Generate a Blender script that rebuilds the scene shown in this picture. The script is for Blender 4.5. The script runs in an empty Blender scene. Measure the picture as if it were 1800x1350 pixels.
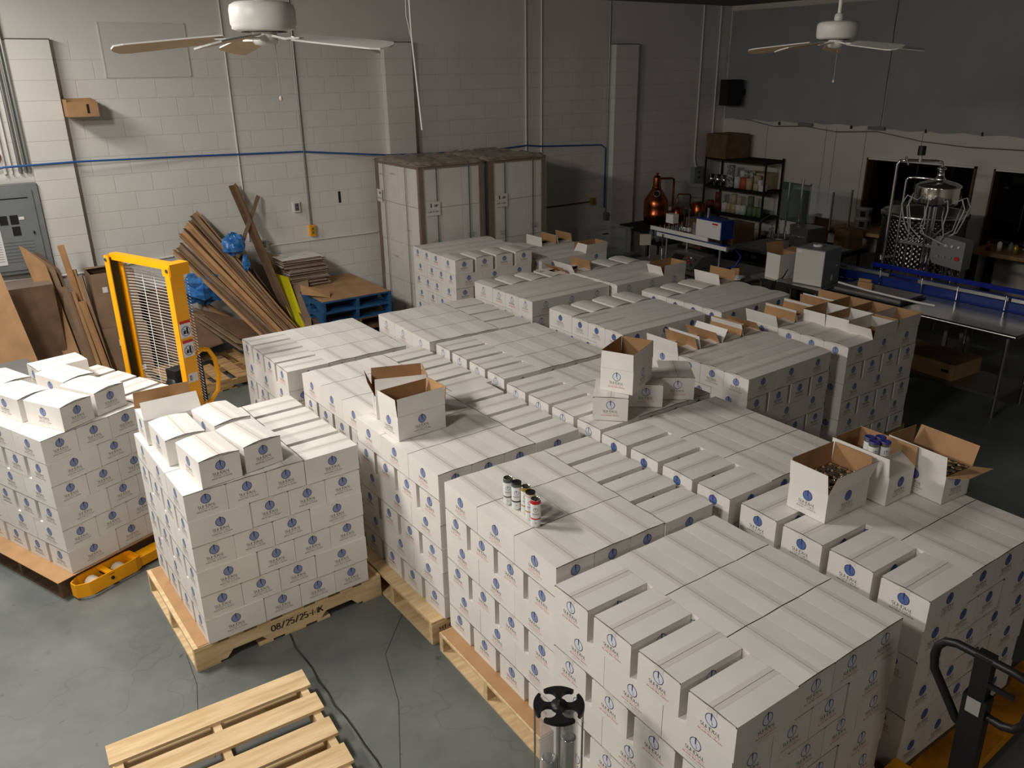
import bpy, math, random
import numpy as np
from mathutils import Matrix, Vector
random.seed(7)
R = math.radians
PI = math.pi
sc = bpy.context.scene
COL = sc.collection
# ------------------------------------------------------------------ camera
# room axes: x runs along the block wall, y points at it, z up; metres
cam_data = bpy.data.cameras.new('camera')
cam_data.sensor_width = 36; cam_data.lens = 28.455; cam_data.clip_end = 100
cam = bpy.data.objects.new('camera', cam_data); COL.objects.link(cam)
def cam_axes(pitch, roll, yaw):
    cp, sp, cr, sr = math.cos(pitch), math.sin(pitch), math.cos(roll), math.sin(roll)
    f = Vector((0, cp, -sp)); u = Vector((0, sp, cp)); r = Vector((1, 0, 0))
    r, u = cr*r+sr*u, -sr*r+cr*u
    return [Matrix.Rotation(-yaw, 3, 'Z') @ v for v in (r, u, f)]
r_, u_, f_ = cam_axes(.3712, -.012, R(34.83))
cam.matrix_world = Matrix(((r_.x, u_.x, -f_.x, 0), (r_.y, u_.y, -f_.y, 0), (r_.z, u_.z, -f_.z, 3.282), (0, 0, 0, 1)))
sc.camera = cam
sc.view_settings.view_transform = 'Standard'; sc.view_settings.look = 'None'
sc.view_settings.gamma = 1; sc.view_settings.use_curve_mapping = False
sc.view_settings.exposure = 0.0
# ------------------------------------------------------------------ light
w = bpy.data.worlds.new('world'); sc.world = w; w.use_nodes = True
w.node_tree.nodes['Background'].inputs[0].default_value = (.55, .6, .68, 1)
w.node_tree.nodes['Background'].inputs[1].default_value = .045
def area(name, loc, sx, sy, power, col=(1, .93, .84), aim=None):
    d = bpy.data.lights.new(name, 'AREA'); d.shape = 'RECTANGLE'; d.size = sx; d.size_y = sy
    d.energy = power; d.color = col
    o = bpy.data.objects.new(name, d); COL.objects.link(o); o.location = loc
    if aim: o.rotation_euler = (Vector(aim)-Vector(loc)).to_track_quat('-Z', 'Y').to_euler()
    return o
LAMP = (1, .95, .90)
area('ceiling_area_light', (-.7, 5.7, 4.15), 1.2, .3, 180, LAMP, (.6, 5.2, 0))
area('ceiling_area_light', (-2.2, 2.2, 4.15), 1.2, .3, 118, LAMP, (1.5, 2.6, 0))
area('ceiling_area_light', (-.3, 8.7, 4.15), 1.2, .3, 62, LAMP, (.8, 9.2, 0))
area('ceiling_area_light', (1.5, -2.4, 4.15), 1.2, .3, 22, LAMP, (2.2, 0, 0))  # weak fill light added behind the camera, no known fixture there
# ------------------------------------------------------------------ materials
def lin(c): return tuple((v/255/12.92 if v/255 <= .04045 else ((v/255+.055)/1.055)**2.4) for v in c)+(1,)
MATS = {}
def mat(name, rgb, rough=.6, metal=0, var=0, scale=8, stretch=None, bump=0, spec=.5, alpha=None, trans=0, ior=1.45, rgb2=None):
    m = bpy.data.materials.new(name); m.use_nodes = True; nt = m.node_tree; b = nt.nodes['Principled BSDF']
    b.inputs['Base Color'].default_value = lin(rgb); b.inputs['Roughness'].default_value = rough
    b.inputs['Metallic'].default_value = metal; b.inputs['Specular IOR Level'].default_value = spec
    b.inputs['Transmission Weight'].default_value = trans; b.inputs['IOR'].default_value = ior
    if alpha is not None: b.inputs['Alpha'].default_value = alpha
    if var or bump or rgb2:
        tc = nt.nodes.new('ShaderNodeTexCoord'); mp = nt.nodes.new('ShaderNodeMapping'); nz = nt.nodes.new('ShaderNodeTexNoise')
        oi = nt.nodes.new('ShaderNodeObjectInfo'); ad = nt.nodes.new('ShaderNodeVectorMath'); ad.operation = 'ADD'
        sclv = nt.nodes.new('ShaderNodeVectorMath'); sclv.operation = 'SCALE'; sclv.inputs[3].default_value = 13
        nt.links.new(oi.outputs['Random'], sclv.inputs[0])
        nt.links.new(tc.outputs['Object'], ad.inputs[0]); nt.links.new(sclv.outputs[0], ad.inputs[1])
        nt.links.new(ad.outputs[0], mp.inputs[0]); nt.links.new(mp.outputs[0], nz.inputs['Vector'])
        mp.inputs['Scale'].default_value = stretch or (1, 1, 1)
        nz.inputs['Scale'].default_value = scale; nz.inputs['Detail'].default_value = 5
        if var or rgb2:
            cr = nt.nodes.new('ShaderNodeValToRGB'); nt.links.new(nz.outputs[0], cr.inputs[0])
            a, c = (rgb, rgb2) if rgb2 else ([v*(1-var) for v in rgb], [min(255, v*(1+var)) for v in rgb])
            cr.color_ramp.elements[0].position = .32; cr.color_ramp.elements[0].color = lin(a)
            cr.color_ramp.elements[1].position = .68; cr.color_ramp.elements[1].color = lin(c)
            nt.links.new(cr.outputs[0], b.inputs['Base Color'])
        if bump:
            bp = nt.nodes.new('ShaderNodeBump'); bp.inputs['Strength'].default_value = bump; bp.inputs['Distance'].default_value = .01
            nt.links.new(nz.outputs[0], bp.inputs['Height']); nt.links.new(bp.outputs[0], b.inputs['Normal'])
    MATS[name] = m; return m
mat('card_white', (226, 222, 215), .62, var=.02, scale=5)
mat('card_tape', (216, 211, 203), .42, spec=.5)
mat('kraft', (170, 132, 92), .8, var=.06, scale=6)
mat('kraft_dark', (112, 86, 64), .85, var=.08, scale=7)
mat('kraft_grey', (139, 115, 90), .85, var=.07, scale=5)
mat('seam', (60, 52, 44), .9)
mat('ink', (38, 36, 44), .8); mat('ink_blue', (52, 60, 96), .8); mat('ink_disc', (132, 146, 184), .8)
mat('ink_deep', (88, 108, 164), .8); mat('ink_pale', (214, 216, 226), .8); mat('ink_red', (186, 70, 66), .8)
mat('ink_salmon', (226, 150, 128), .8); mat('ink_brown', (120, 100, 84), .8); mat('ink_grey', (150, 146, 142), .8)
mat('pine', (198, 166, 120), .75, rgb2=(226, 200, 156), scale=3, stretch=(1.2, 9, 9), bump=.1)
mat('pine_worn', (150, 120, 80), .8, rgb2=(205, 165, 110), scale=3, stretch=(1.2, 9, 9), bump=.15)
mat('pine_dark', (84, 66, 50), .8, rgb2=(112, 88, 66), scale=3, stretch=(1.2, 9, 9))
mat('blue_wood', (22, 62, 100), .7, rgb2=(40, 96, 146), scale=5)
mat('yellow', (246, 168, 8), .42, var=.03, scale=4); mat('yellow_worn', (222, 146, 8), .5, rgb2=(150, 92, 14), scale=7)
mat('yellow_sheet', (226, 214, 22), .6); mat('black', (24, 24, 25), .45); mat('black_matte', (20, 20, 21), .8)
mat('chain', (70, 60, 20), .6, metal=.5)  # dark tone for the shaded mast grooves, no links modelled
mat('steel', (190, 188, 184), .22, metal=1, var=.04, scale=3, stretch=(1, 12, 1)); mat('chrome', (225, 222, 218), .1, metal=1)
mat('steel_dull', (150, 150, 148), .42, metal=1); mat('grey_paint', (118, 122, 122), .45, var=.03)
mat('galv', (150, 152, 150), .4, metal=.8); mat('white_paint', (220, 218, 212), .4); mat('white_plastic', (225, 224, 220), .35)
mat('cream', (205, 190, 168), .5); mat('fan_tan', (196, 168, 134), .5, var=.03)
mat('blue_hose', (44, 88, 150), .45); mat('red_hose', (150, 40, 34), .5); mat('blue_film', (30, 90, 160), .25, rgb2=(80, 140, 200), scale=14, bump=.8)
mat('blue_machine', (24, 46, 120), .4); mat('blue_belt', (14, 34, 140), .35); mat('copper', (168, 92, 56), .28, metal=1, var=.08)
mat('green_glass', (70, 84, 78), .3); mat('tarp', (150, 152, 156), .55, var=.03, scale=2, bump=.25)
mat('dark_room', (26, 25, 25), .9); mat('wood_top', (176, 140, 96), .5, var=.05, scale=3, stretch=(1, 8, 1)); mat('wood_reveal', (96, 70, 50), .6)
mat('wall_box', (203, 200, 192), .7); mat('red', (190, 26, 36), .45); mat('warn_red', (196, 46, 40), .6); mat('label', (224, 222, 218), .6)
mat('cup_green', (104, 128, 92), .6); mat('cup_red', (120, 58, 50), .6); mat('cup_cream', (196, 176, 140), .6); mat('cup_coral', (196, 96, 66), .6)
mat('blue_lid', (58, 58, 130), .4); mat('gold', (196, 164, 70), .35, metal=.6); mat('grey_green', (84, 92, 88), .5); mat('can_white', (228, 230, 228), .3)
mat('film', (196, 190, 184), .12, alpha=.16, spec=.8, bump=.6, scale=9); mat('film_top', (150, 138, 124), .3, var=.18, scale=9, bump=1.0)
mat('clear', (200, 205, 205), .06, alpha=.14, spec=.9); mat('bottle', (150, 160, 160), .08, alpha=.35, spec=.9)
mat('pane', (14, 14, 15), .03, alpha=.3, spec=.5)
mat('tube_clear', (214, 218, 220), .05, alpha=.2, spec=1.0)
mat('teal_strap', (30, 92, 96), .4); mat('label_roll', (225, 222, 214), .5, rgb2=(60, 60, 60), scale=30)
mat('white_hose', (196, 196, 190), .35); mat('bucket', (198, 196, 190), .5)
# ------------------------------------------------------------------ mesh collector
class MB:
    def __init__(s): s.v = []; s.f = []; s.m = []; s.names = []; s.smooth = []
    def mi(s, n):
        if n not in s.names: s.names.append(n)
        return s.names.index(n)
    def add(s, vs, fs, m, sm=False, M=None):
        k = len(s.v); i = s.mi(m)
        s.v += [tuple(M @ Vector(p)) for p in vs] if M else [tuple(p) for p in vs]
        for f in fs: s.f.append([a+k for a in f]); s.m.append(i); s.smooth.append(sm)
        return s
    def box(s, c, d, m, M=None, skip=''):
        x, y, z = c; a, b, e = d[0]/2, d[1]/2, d[2]/2
        vs = [(x+i*a, y+j*b, z+k*e) for i in (-1, 1) for j in (-1, 1) for k in (-1, 1)]
        fs = {'l': (0, 1, 3, 2), 'r': (4, 6, 7, 5), 'f': (0, 4, 5, 1), 'k': (2, 3, 7, 6), 'd': (0, 2, 6, 4), 'u': (1, 5, 7, 3)}
        return s.add(vs, [q for n, q in fs.items() if n not in skip], m, M=M)
    def quad(s, a, b, c, d, m, M=None): return s.add([a, b, c, d], [(0, 1, 2, 3)], m, M=M)
    def cyl(s, p0, p1, r, m, n=12, r1=None, caps=True, M=None, sm=True):
        p0, p1 = Vector(p0), Vector(p1); d = (p1-p0).normalized(); r1 = r if r1 is None else r1
        t = d.cross(Vector((0, 0, 1)) if abs(d.z) < .9 else Vector((1, 0, 0))).normalized(); b = d.cross(t)
        vs = []
        for k in range(n):
            a = 2*PI*k/n; o = t*math.cos(a)+b*math.sin(a); vs += [p0+o*r, p1+o*r1]
        s.add(vs, [(2*k, 2*k+1, (2*k+3) % (2*n), (2*k+2) % (2*n)) for k in range(n)], m, sm, M)
        if caps: s.add(vs, [tuple(range(0, 2*n, 2)), tuple(range(2*n-1, 0, -2))], m, False, M)
        return s
    def tube(s, pts, r, m, n=8, M=None, closed=False):
        P = [Vector(p) for p in pts]; N = len(P); rings = []; prev = None
        for i, p in enumerate(P):
            a = P[i-1] if (i or closed) else p; b = P[(i+1) % N] if (i < N-1 or closed) else p
            d = (b-a).normalized()
            t = (prev-d*prev.dot(d)) if prev is not None else d.cross(Vector((0, 0, 1)) if abs(d.z) < .9 else Vector((1, 0, 0)))
            t.normalize(); prev = t; e = d.cross(t)
            rings.append([p+(t*math.cos(2*PI*k/n)+e*math.sin(2*PI*k/n))*r for k in range(n)])
        fs = [(i*n+k, i*n+(k+1) % n, ((i+1) % N)*n+(k+1) % n, ((i+1) % N)*n+k) for i in range(N if closed else N-1) for k in range(n)]
        s.add([q for g in rings for q in g], fs, m, True, M)
        if not closed: s.add(rings[0]+rings[-1], [tuple(range(n-1, -1, -1)), tuple(range(n, 2*n))], m, False, M)
        return s
    def lathe(s, prof, m, n=24, c=(0, 0, 0), M=None, sm=True):
        vs = [(c[0]+r*math.cos(2*PI*k/n), c[1]+r*math.sin(2*PI*k/n), c[2]+z) for r, z in prof for k in range(n)]
        fs = [(i*n+k, i*n+(k+1) % n, (i+1)*n+(k+1) % n, (i+1)*n+k) for i in range(len(prof)-1) for k in range(n)]
        return s.add(vs, fs, m, sm, M)
    def poly(s, pts, m, th, nrm, M=None):
        """a flat sheet of real thickness: outline pts extruded by th along nrm"""
        nrm = Vector(nrm).normalized()*th; P = [Vector(p) for p in pts]; n = len(P)
        fs = [tuple(range(n-1, -1, -1)), tuple(range(n, 2*n))]+[(k, (k+1) % n, (k+1) % n+n, k+n) for k in range(n)]
        return s.add(P+[p+nrm for p in P], fs, m, M=M)
    def mesh(s, name):
        me = bpy.data.meshes.new(name); me.from_pydata(s.v, [], s.f)
        for n in s.names: me.materials.append(MATS[n])
        me.polygons.foreach_set('material_index', s.m); me.polygons.foreach_set('use_smooth', s.smooth)
        me.update(); return me
    def build(s, name, parent=None, loc=None, rot=None):
        o = bpy.data.objects.new(name, s.mesh(name)); COL.objects.link(o)
        if parent: o.parent = parent
        if loc: o.location = loc
        if rot is not None: o.rotation_euler = rot if isinstance(rot, tuple) else (0, 0, rot)
        return o
def tag(o, label=None, cat=None, group=None, kind=None):
    for k, v in (('label', label), ('category', cat), ('group', group), ('kind', kind)):
        if v: o[k] = v
    return o
def empty(name, loc, rz=0, label=None, cat=None, group=None):
    o = bpy.data.objects.new(name, None); COL.objects.link(o); o.location = loc; o.rotation_euler = (0, 0, rz); o.empty_display_size = .1
    return tag(o, label, cat, group)
def copy_tree(o, parent=None):
    c = o.copy(); COL.objects.link(c); c.parent = parent
    for ch in list(o.children): copy_tree(ch, c)
    return c
def T(x, y, z, rz=0, rx=0, ry=0): return Matrix.Translation((x, y, z)) @ Matrix.Rotation(rz, 4, 'Z') @ Matrix.Rotation(ry, 4, 'Y') @ Matrix.Rotation(rx, 4, 'X')
# ------------------------------------------------------------------ pen-drawn lettering
def arc(cx, cy, rx, ry, a0, a1, n=6): return [(cx+rx*math.cos(R(a0+(a1-a0)*k/n)), cy+ry*math.sin(R(a0+(a1-a0)*k/n))) for k in range(n+1)]
GL = {
 'A': (.8, [[(0, 0), (.4, 1), (.8, 0)], [(.14, .34), (.66, .34)]]), 'B': (.6, [[(0, 0), (0, 1)], [(0, 1)]+arc(.3, .76, .26, .24, 90, -90)+[(0, .52)], [(0, .52)]+arc(.32, .26, .28, .26, 90, -90)+[(0, 0)]]),
 'C': (.75, [arc(.42, .5, .42, .5, 50, 310, 9)]), 'D': (.75, [[(0, 0), (0, 1)], [(0, 1)]+arc(.28, .5, .47, .5, 90, -90, 8)+[(0, 0)]]),
 'E': (.55, [[(.55, 1), (0, 1), (0, 0), (.55, 0)], [(0, .52), (.42, .52)]]), 'F': (.55, [[(.55, 1), (0, 1), (0, 0)], [(0, .52), (.42, .52)]]),
 'G': (.8, [arc(.42, .5, .42, .5, 50, 350, 9)+[(.5, .42)]]), 'H': (.7, [[(0, 0), (0, 1)], [(.7, 0), (.7, 1)], [(0, .5), (.7, .5)]]),
 'I': (.12, [[(.06, 0), (.06, 1)]]), 'J': (.45, [[(.4, 1), (.4, .2)]+arc(.2, .2, .2, .2, 0, -160, 5)]), 'K': (.65, [[(0, 0), (0, 1)], [(.6, 1), (.02, .46)], [(.2, .6), (.65, 0)]]),
 'L': (.52, [[(0, 1), (0, 0), (.52, 0)]]), 'M': (.85, [[(0, 0), (.06, 1), (.42, .2), (.8, 1), (.85, 0)]]), 'N': (.72, [[(0, 0), (0, 1), (.72, 0), (.72, 1)]]),
 'O': (.88, [arc(.44, .5, .44, .5, 0, 360, 12)]), 'P': (.58, [[(0, 0), (0, 1)], [(0, 1)]+arc(.3, .74, .28, .26, 90, -90)+[(0, .48)]]),
 'R': (.62, [[(0, 0), (0, 1)], [(0, 1)]+arc(.3, .74, .26, .26, 90, -90)+[(0, .48)], [(.28, .48), (.62, 0)]]),
 'S': (.56, [arc(.29, .75, .25, .25, 30, 250, 6)+arc(.27, .25, .27, .25, 70, -150, 6)]), 'T': (.7, [[(.35, 0), (.35, 1)], [(0, 1), (.7, 1)]]),
 'U': (.68, [[(0, 1), (0, .32)]+arc(.34, .32, .34, .32, 180, 360, 7)+[(.68, 1)]]), 'W': (1.0, [[(0, 1), (.25, 0), (.5, .9), (.75, 0), (1, 1)]]), 'V': (.75, [[(0, 1), (.38, 0), (.75, 1)]]),
 'Y': (.7, [[(0, 1), (.35, .5), (.7, 1)], [(.35, .5), (.35, 0)]]), '&': (.7, [[(.7, 0), (.12, .72)]+arc(.3, .8, .18, .2, 180, -30, 5)+arc(.28, .24, .28, .24, 120, 350, 6)]),
 '0': (.6, [arc(.3, .5, .3, .5, 0, 360, 10)]), '8': (.56, [arc(.28, .74, .22, .26, 0, 360, 8), arc(.28, .24, .28, .24, 0, 360, 8)]), '2': (.55, [arc(.27, .74, .26, .26, 160, -30, 5)+[(0, 0), (.55, 0)]]),
 '5': (.55, [[(.5, 1), (.06, 1), (.02, .56)]+arc(.25, .3, .28, .3, 100, -150, 7)]), '/': (.5, [[(0, -.05), (.5, 1.05)]]), '-': (.35, [[(0, .45), (.35, .45)]]), '.': (.1, [[(0, 0), (.08, .06)]]),
}
def text(mb, s, cx, y, h, width, m, place, pen=.16, thin=.35):
    """draws s centred on cx with baseline y, letters h tall, stretched to width; place(u, v) gives the 3-D point"""
    gap = .2; adv = []; x = 0
    for ch in s:
        wd = GL[ch][0] if ch in GL else .4
        adv.append(x); x += wd+gap
    tot = x-gap; sx = width/tot
    for ch, a in zip(s, adv):
        if ch not in GL: continue
        for st in GL[ch][1]:
            vs = []; n = len(st)
            for i, (px, py) in enumerate(st):
                q0 = st[max(i-1, 0)]; q1 = st[min(i+1, n-1)]
                dx, dy = (q1[0]-q0[0])*sx, (q1[1]-q0[1])*h; l = math.hypot(dx, dy) or 1
                k = abs(dy)/l; hw = h*pen*.5*(thin+(1-thin)*k)
                X, Y = cx-width/2+(a+px)*sx, y+py*h
                vs += [place(X-dy/l*hw, Y+dx/l*hw), place(X+dy/l*hw, Y-dx/l*hw)]
            mb.add(vs, [(2*i, 2*i+1, 2*i+3, 2*i+2) for i in range(n-1)], m)
def disc(mb, cx, cy, r0, r1, m, place, n=20):
    if r0 == 0: mb.add([place(cx+r1*math.cos(2*PI*k/n), cy+r1*math.sin(2*PI*k/n)) for k in range(n)], [tuple(range(n))], m)
    else:
        vs = [place(cx+r*math.cos(2*PI*k/n), cy+r*math.sin(2*PI*k/n)) for r in (r0, r1) for k in range(n)]
        mb.add(vs, [(k, (k+1) % n, (k+1) % n+n, k+n) for k in range(n)], m)
INK = {'amp': ('ink_disc', 'ink_brown', 'ink_brown', 'SPICED RUM & GINGER'), 'org': ('ink_disc', 'ink_salmon', 'ink_salmon', 'SPICED RUM PUNCH'),
       'ring': ('ink_pale', 'ink_salmon', 'ink_red', 'ISLAND RUM PUNCH'), 'set': ('ink_deep', 'ink', 'ink', 'SUNSET MOJITO')}
def logo(mb, kind, place, small, lod=0):
    fill, c2, c3, line = INK[kind]; n = 22 if lod == 0 else 12
    E = lambda e: (lambda u, v: place(u, v, e)); cy = .1085
    disc(mb, 0, cy, 0, .0275, fill, E(.0004), n); disc(mb, 0, cy, .0252, .0285, 'ink_blue', E(.0007), n)
    q = E(.001)
    mb.add([q(-.0035, cy+.032), q(.0035, cy+.032), q(.0022, cy), q(-.0022, cy-.002)], [(0, 3, 2, 1)], 'ink_blue')
    mb.add([q(.0, cy+.004), q(.0022, cy), q(.0095, cy-.017), q(.007, cy-.018)], [(0, 3, 2, 1)], 'ink_blue')
    text(mb, 'SUNDIAL', 0, .058, .0160, .098, 'ink', E(.0006), .15 if lod == 0 else .2, .4)
    if lod == 0:
        text(mb, 'COCKTAILS', 0, .0452, .0090, .088, c2, E(.0006), .15, .5)
        text(mb, line, 0, .0332, .0066, .116, c3, E(.0006), .22, .5)
        if small: text(mb, 'SUNDIAL COCKTAILS', 0, .0205, .0042, .085, 'ink_grey', E(.0006), .2)
    else:
        text(mb, 'COCKTAILS', 0, .0452, .0085, .088, c2, E(.0006), .14, .5)
        mb.quad(E(.0006)(-.056, .034), E(.0006)(.056, .034), E(.0006)(.056, .0385), E(.0006)(-.056, .0385), c3)
def side_places(L, W):
    return {'x-': lambda u, v, e: (-L/2-e, -u, v), 'x+': lambda u, v, e: (L/2+e, u, v), 'y-': lambda u, v, e: (u, -W/2-e, v), 'y+': lambda u, v, e: (-u, W/2+e, v)}
def carton_body(mb, kind, lid, L, W, H, sides=('x-', 'x+', 'y-', 'y+'), lod=0, M=None, tape=True):
    L -= .0012; W -= .0012; b = MB(); x, y = L/2, W/2; rz = .0035 if lid == 'flat' else .013
    b.add([(-x, -y, 0), (x, -y, 0), (x, y, 0), (-x, y, 0), (-x, -y, H), (x, -y, H), (x, y, H), (-x, y, H), (-x, 0, H), (x, 0, H)],
          [(0, 3, 2, 1), (0, 1, 5, 4), (2, 3, 7, 6), (1, 2, 6, 9, 5), (3, 0, 4, 8, 7)], 'card_white')
    if lid == 'flat':
        i = .0015
        b.add([(-x+i, -y, H), (x-i, -y, H), (x-i, -.0007, H+rz), (-x+i, -.0007, H+rz), (x-i, .0007, H+rz), (-x+i, .0007, H+rz), (x-i, y, H), (-x+i, y, H)],
              [(0, 1, 2, 3), (5, 4, 6, 7)], 'card_white')
        b.add([(-x+i, -y, H), (-x+i, 0, H+rz), (-x+i, y, H), (x-i, -y, H), (x-i, 0, H+rz), (x-i, y, H), (-x+i, -.001, H+rz-.001), (x-i, -.001, H+rz-.001), (x-i, .001, H+rz-.001), (-x+i, .001, H+rz-.001)], [(0, 2, 1), (3, 4, 5), (6, 7, 8, 9)], 'seam')
    else:
        q = .014; r = rz
        for sg in (-1, 1):
            vs = [(-x, sg*y, H), (x, sg*y, H), (x+.001, sg*y*.45, H+r*.8), (-x-.001, sg*y*.45, H+r*.8), (x+.001, sg*.001, H+r), (-x-.001, sg*.001, H+r)]
            fs = [(0, 1, 2, 3), (3, 2, 4, 5)]
            b.add(vs, fs if sg < 0 else [f[::-1] for f in fs], 'card_white')
        b.add([(e*(x-.004), t[0], t[1]) for e in (-1, 1) for t in ((-y, H), (-y*.45, H+r*.78), (0, H+r*.97), (y*.45, H+r*.78), (y, H))], [(4, 3, 2, 1, 0), (5, 6, 7, 8, 9)], 'seam')  # dark end faces paint the shade in the gap under raised flaps
        b.add([(e*(x-.0035), t[0], t[1]) for e in (-1, 1) for t in ((-y, H), (-y*.4, H+r*.45), (y*.4, H+r*.45), (y, H))], [(3, 2, 1, 0), (4, 5, 6, 7)], 'card_white')
    for e in (-1, 1):                                                   # crease under the lid and the cut corners
        b.quad((e*(x+.0004), -y, H-.0028), (e*(x+.0004), y, H-.0028), (e*(x+.0004), y, H-.0012), (e*(x+.0004), -y, H-.0012), 'seam')
        for t in (-1, 1):
            if lod == 0: disc(b, 0, 0, 0, .0034, 'seam', lambda u, v, e=e, t=t: (e*(x+.0006), t*(y-.003)+u, H-.003+v), 6)
    pl = side_places(L, W)
    for s in sides: logo(b, kind, pl[s], s[0] == 'y', lod)
    mb_v = b.v if M is None else [tuple(M @ Vector(p)) for p in b.v]
    k = len(mb.v); mb.v += mb_v
    for f, i, sm in zip(b.f, b.m, b.smooth): mb.f.append([a+k for a in f]); mb.m.append(mb.mi(b.names[i])); mb.smooth.append(sm)
def tape_mesh(lid, L, H):
    b = MB(); rz = .0035 if lid == 'flat' else .013; y = .024; d = .0004; x = L/2-.0016
    zz = H+rz-rz*y/(CW/2)*(1 if lid == 'flat' else .38)
    b.add([(-x, -y, zz+d), (x, -y, zz+d), (x, 0, H+rz+d), (-x, 0, H+rz+d), (x, y, zz+d), (-x, y, zz+d)], [(0, 1, 2, 3), (3, 2, 4, 5)], 'card_tape')
    for e in (-1, 1): b.quad((e*(L/2+.0003), -y, H-.024), (e*(L/2+.0003), y, H-.024), (e*(L/2+.0003), y, H-.001), (e*(L/2+.0003), -y, H-.001), 'card_tape')
    b.quad((-x, -.0008, H+rz+.0007), (x, -.0008, H+rz+.0007), (x, .0008, H+rz+.0007), (-x, .0008, H+rz+.0007), 'seam')
    return b.mesh('packing_tape')
# ------------------------------------------------------------------ room
CEIL = 4.245; XR = 11.905; YB = 10.34
def wall_mat(nm, bw, off):
    m = bpy.data.materials.new(nm); m.use_nodes = True; nt = m.node_tree; b = nt.nodes['Principled BSDF']; N = nt.nodes.new; Lk = nt.links.new
    b.inputs['Roughness'].default_value = .55
    tc = N('ShaderNodeTexCoord'); sp = N('ShaderNodeSeparateXYZ'); cb = N('ShaderNodeCombineXYZ'); Lk(tc.outputs['Object'], sp.inputs[0])
    ax = N('ShaderNodeMath'); ax.operation = 'ADD'; ax.inputs[1].default_value = off; Lk(sp.outputs['X'], ax.inputs[0])
    az = N('ShaderNodeMath'); az.operation = 'ADD'; az.inputs[1].default_value = 14*.2032-2.618; Lk(sp.outputs['Z'], az.inputs[0])
    Lk(ax.outputs[0], cb.inputs[0]); Lk(az.outputs[0], cb.inputs[1])
    wb = N('ShaderNodeTexNoise'); wb.inputs['Scale'].default_value = 9; Lk(tc.outputs['Object'], wb.inputs['Vector'])
    wv = N('ShaderNodeVectorMath'); wv.operation = 'MULTIPLY_ADD'; wv.inputs[1].default_value = (.008, .008, 0); Lk(wb.outputs['Color'], wv.inputs[0]); Lk(cb.outputs[0], wv.inputs[2])
    br = N('ShaderNodeTexBrick'); Lk(wv.outputs[0], br.inputs['Vector'])
    for k, v in (('Scale', 1), ('Mortar Size', .006), ('Mortar Smooth', .6), ('Brick Width', bw), ('Row Height', .2032)): br.inputs[k].default_value = v
    br.offset = .5; br.offset_frequency = 2
    lt = N('ShaderNodeMath'); lt.operation = 'LESS_THAN'; lt.inputs[1].default_value = 3.62; Lk(sp.outputs['Z'], lt.inputs[0])
    mu = N('ShaderNodeMath'); mu.operation = 'MULTIPLY'; Lk(br.outputs['Fac'], mu.inputs[0]); Lk(lt.outputs[0], mu.inputs[1])
    nz = N('ShaderNodeTexNoise'); nz.inputs['Scale'].default_value = 1.3; nz.inputs['Detail'].default_value = 6; Lk(tc.outputs['Object'], nz.inputs['Vector'])
    cr = N('ShaderNodeValToRGB'); cr.color_ramp.elements[0].position = .3; cr.color_ramp.elements[1].position = .7
    cr.color_ramp.elements[0].color = lin((208, 205, 197)); cr.color_ramp.elements[1].color = lin((219, 216, 209)); Lk(nz.outputs[0], cr.inputs[0])
    mx = N('ShaderNodeMixRGB'); mx.inputs[2].default_value = lin((192, 188, 178)); Lk(cr.outputs[0], mx.inputs[1])  # joint shading painted in: block joints darkened in the wall colour
    hf = N('ShaderNodeMath'); hf.operation = 'MULTIPLY'; hf.inputs[1].default_value = .4; Lk(mu.outputs[0], hf.inputs[0]); Lk(hf.outputs[0], mx.inputs[0])
    Lk(mx.outputs[0], b.inputs['Base Color'])
    n2 = N('ShaderNodeTexNoise'); n2.inputs['Scale'].default_value = 60; Lk(tc.outputs['Object'], n2.inputs['Vector'])
    h1 = N('ShaderNodeMath'); h1.operation = 'MULTIPLY_ADD'; h1.inputs[1].default_value = .18; Lk(n2.outputs[0], h1.inputs[0])
    iv = N('ShaderNodeMath'); iv.operation = 'SUBTRACT'; iv.inputs[0].default_value = 1; Lk(mu.outputs[0], iv.inputs[1]); Lk(iv.outputs[0], h1.inputs[2])
    bp = N('ShaderNodeBump'); bp.inputs['Strength'].default_value = .55; bp.inputs['Distance'].default_value = .004; Lk(h1.outputs[0], bp.inputs['Height']); Lk(bp.outputs[0], b.inputs['Normal'])
    MATS[nm] = m
wall_mat('block_wall', .4064, 40*.4064-1.5087+.2032); wall_mat('pilaster_block', 400, 100)
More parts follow.
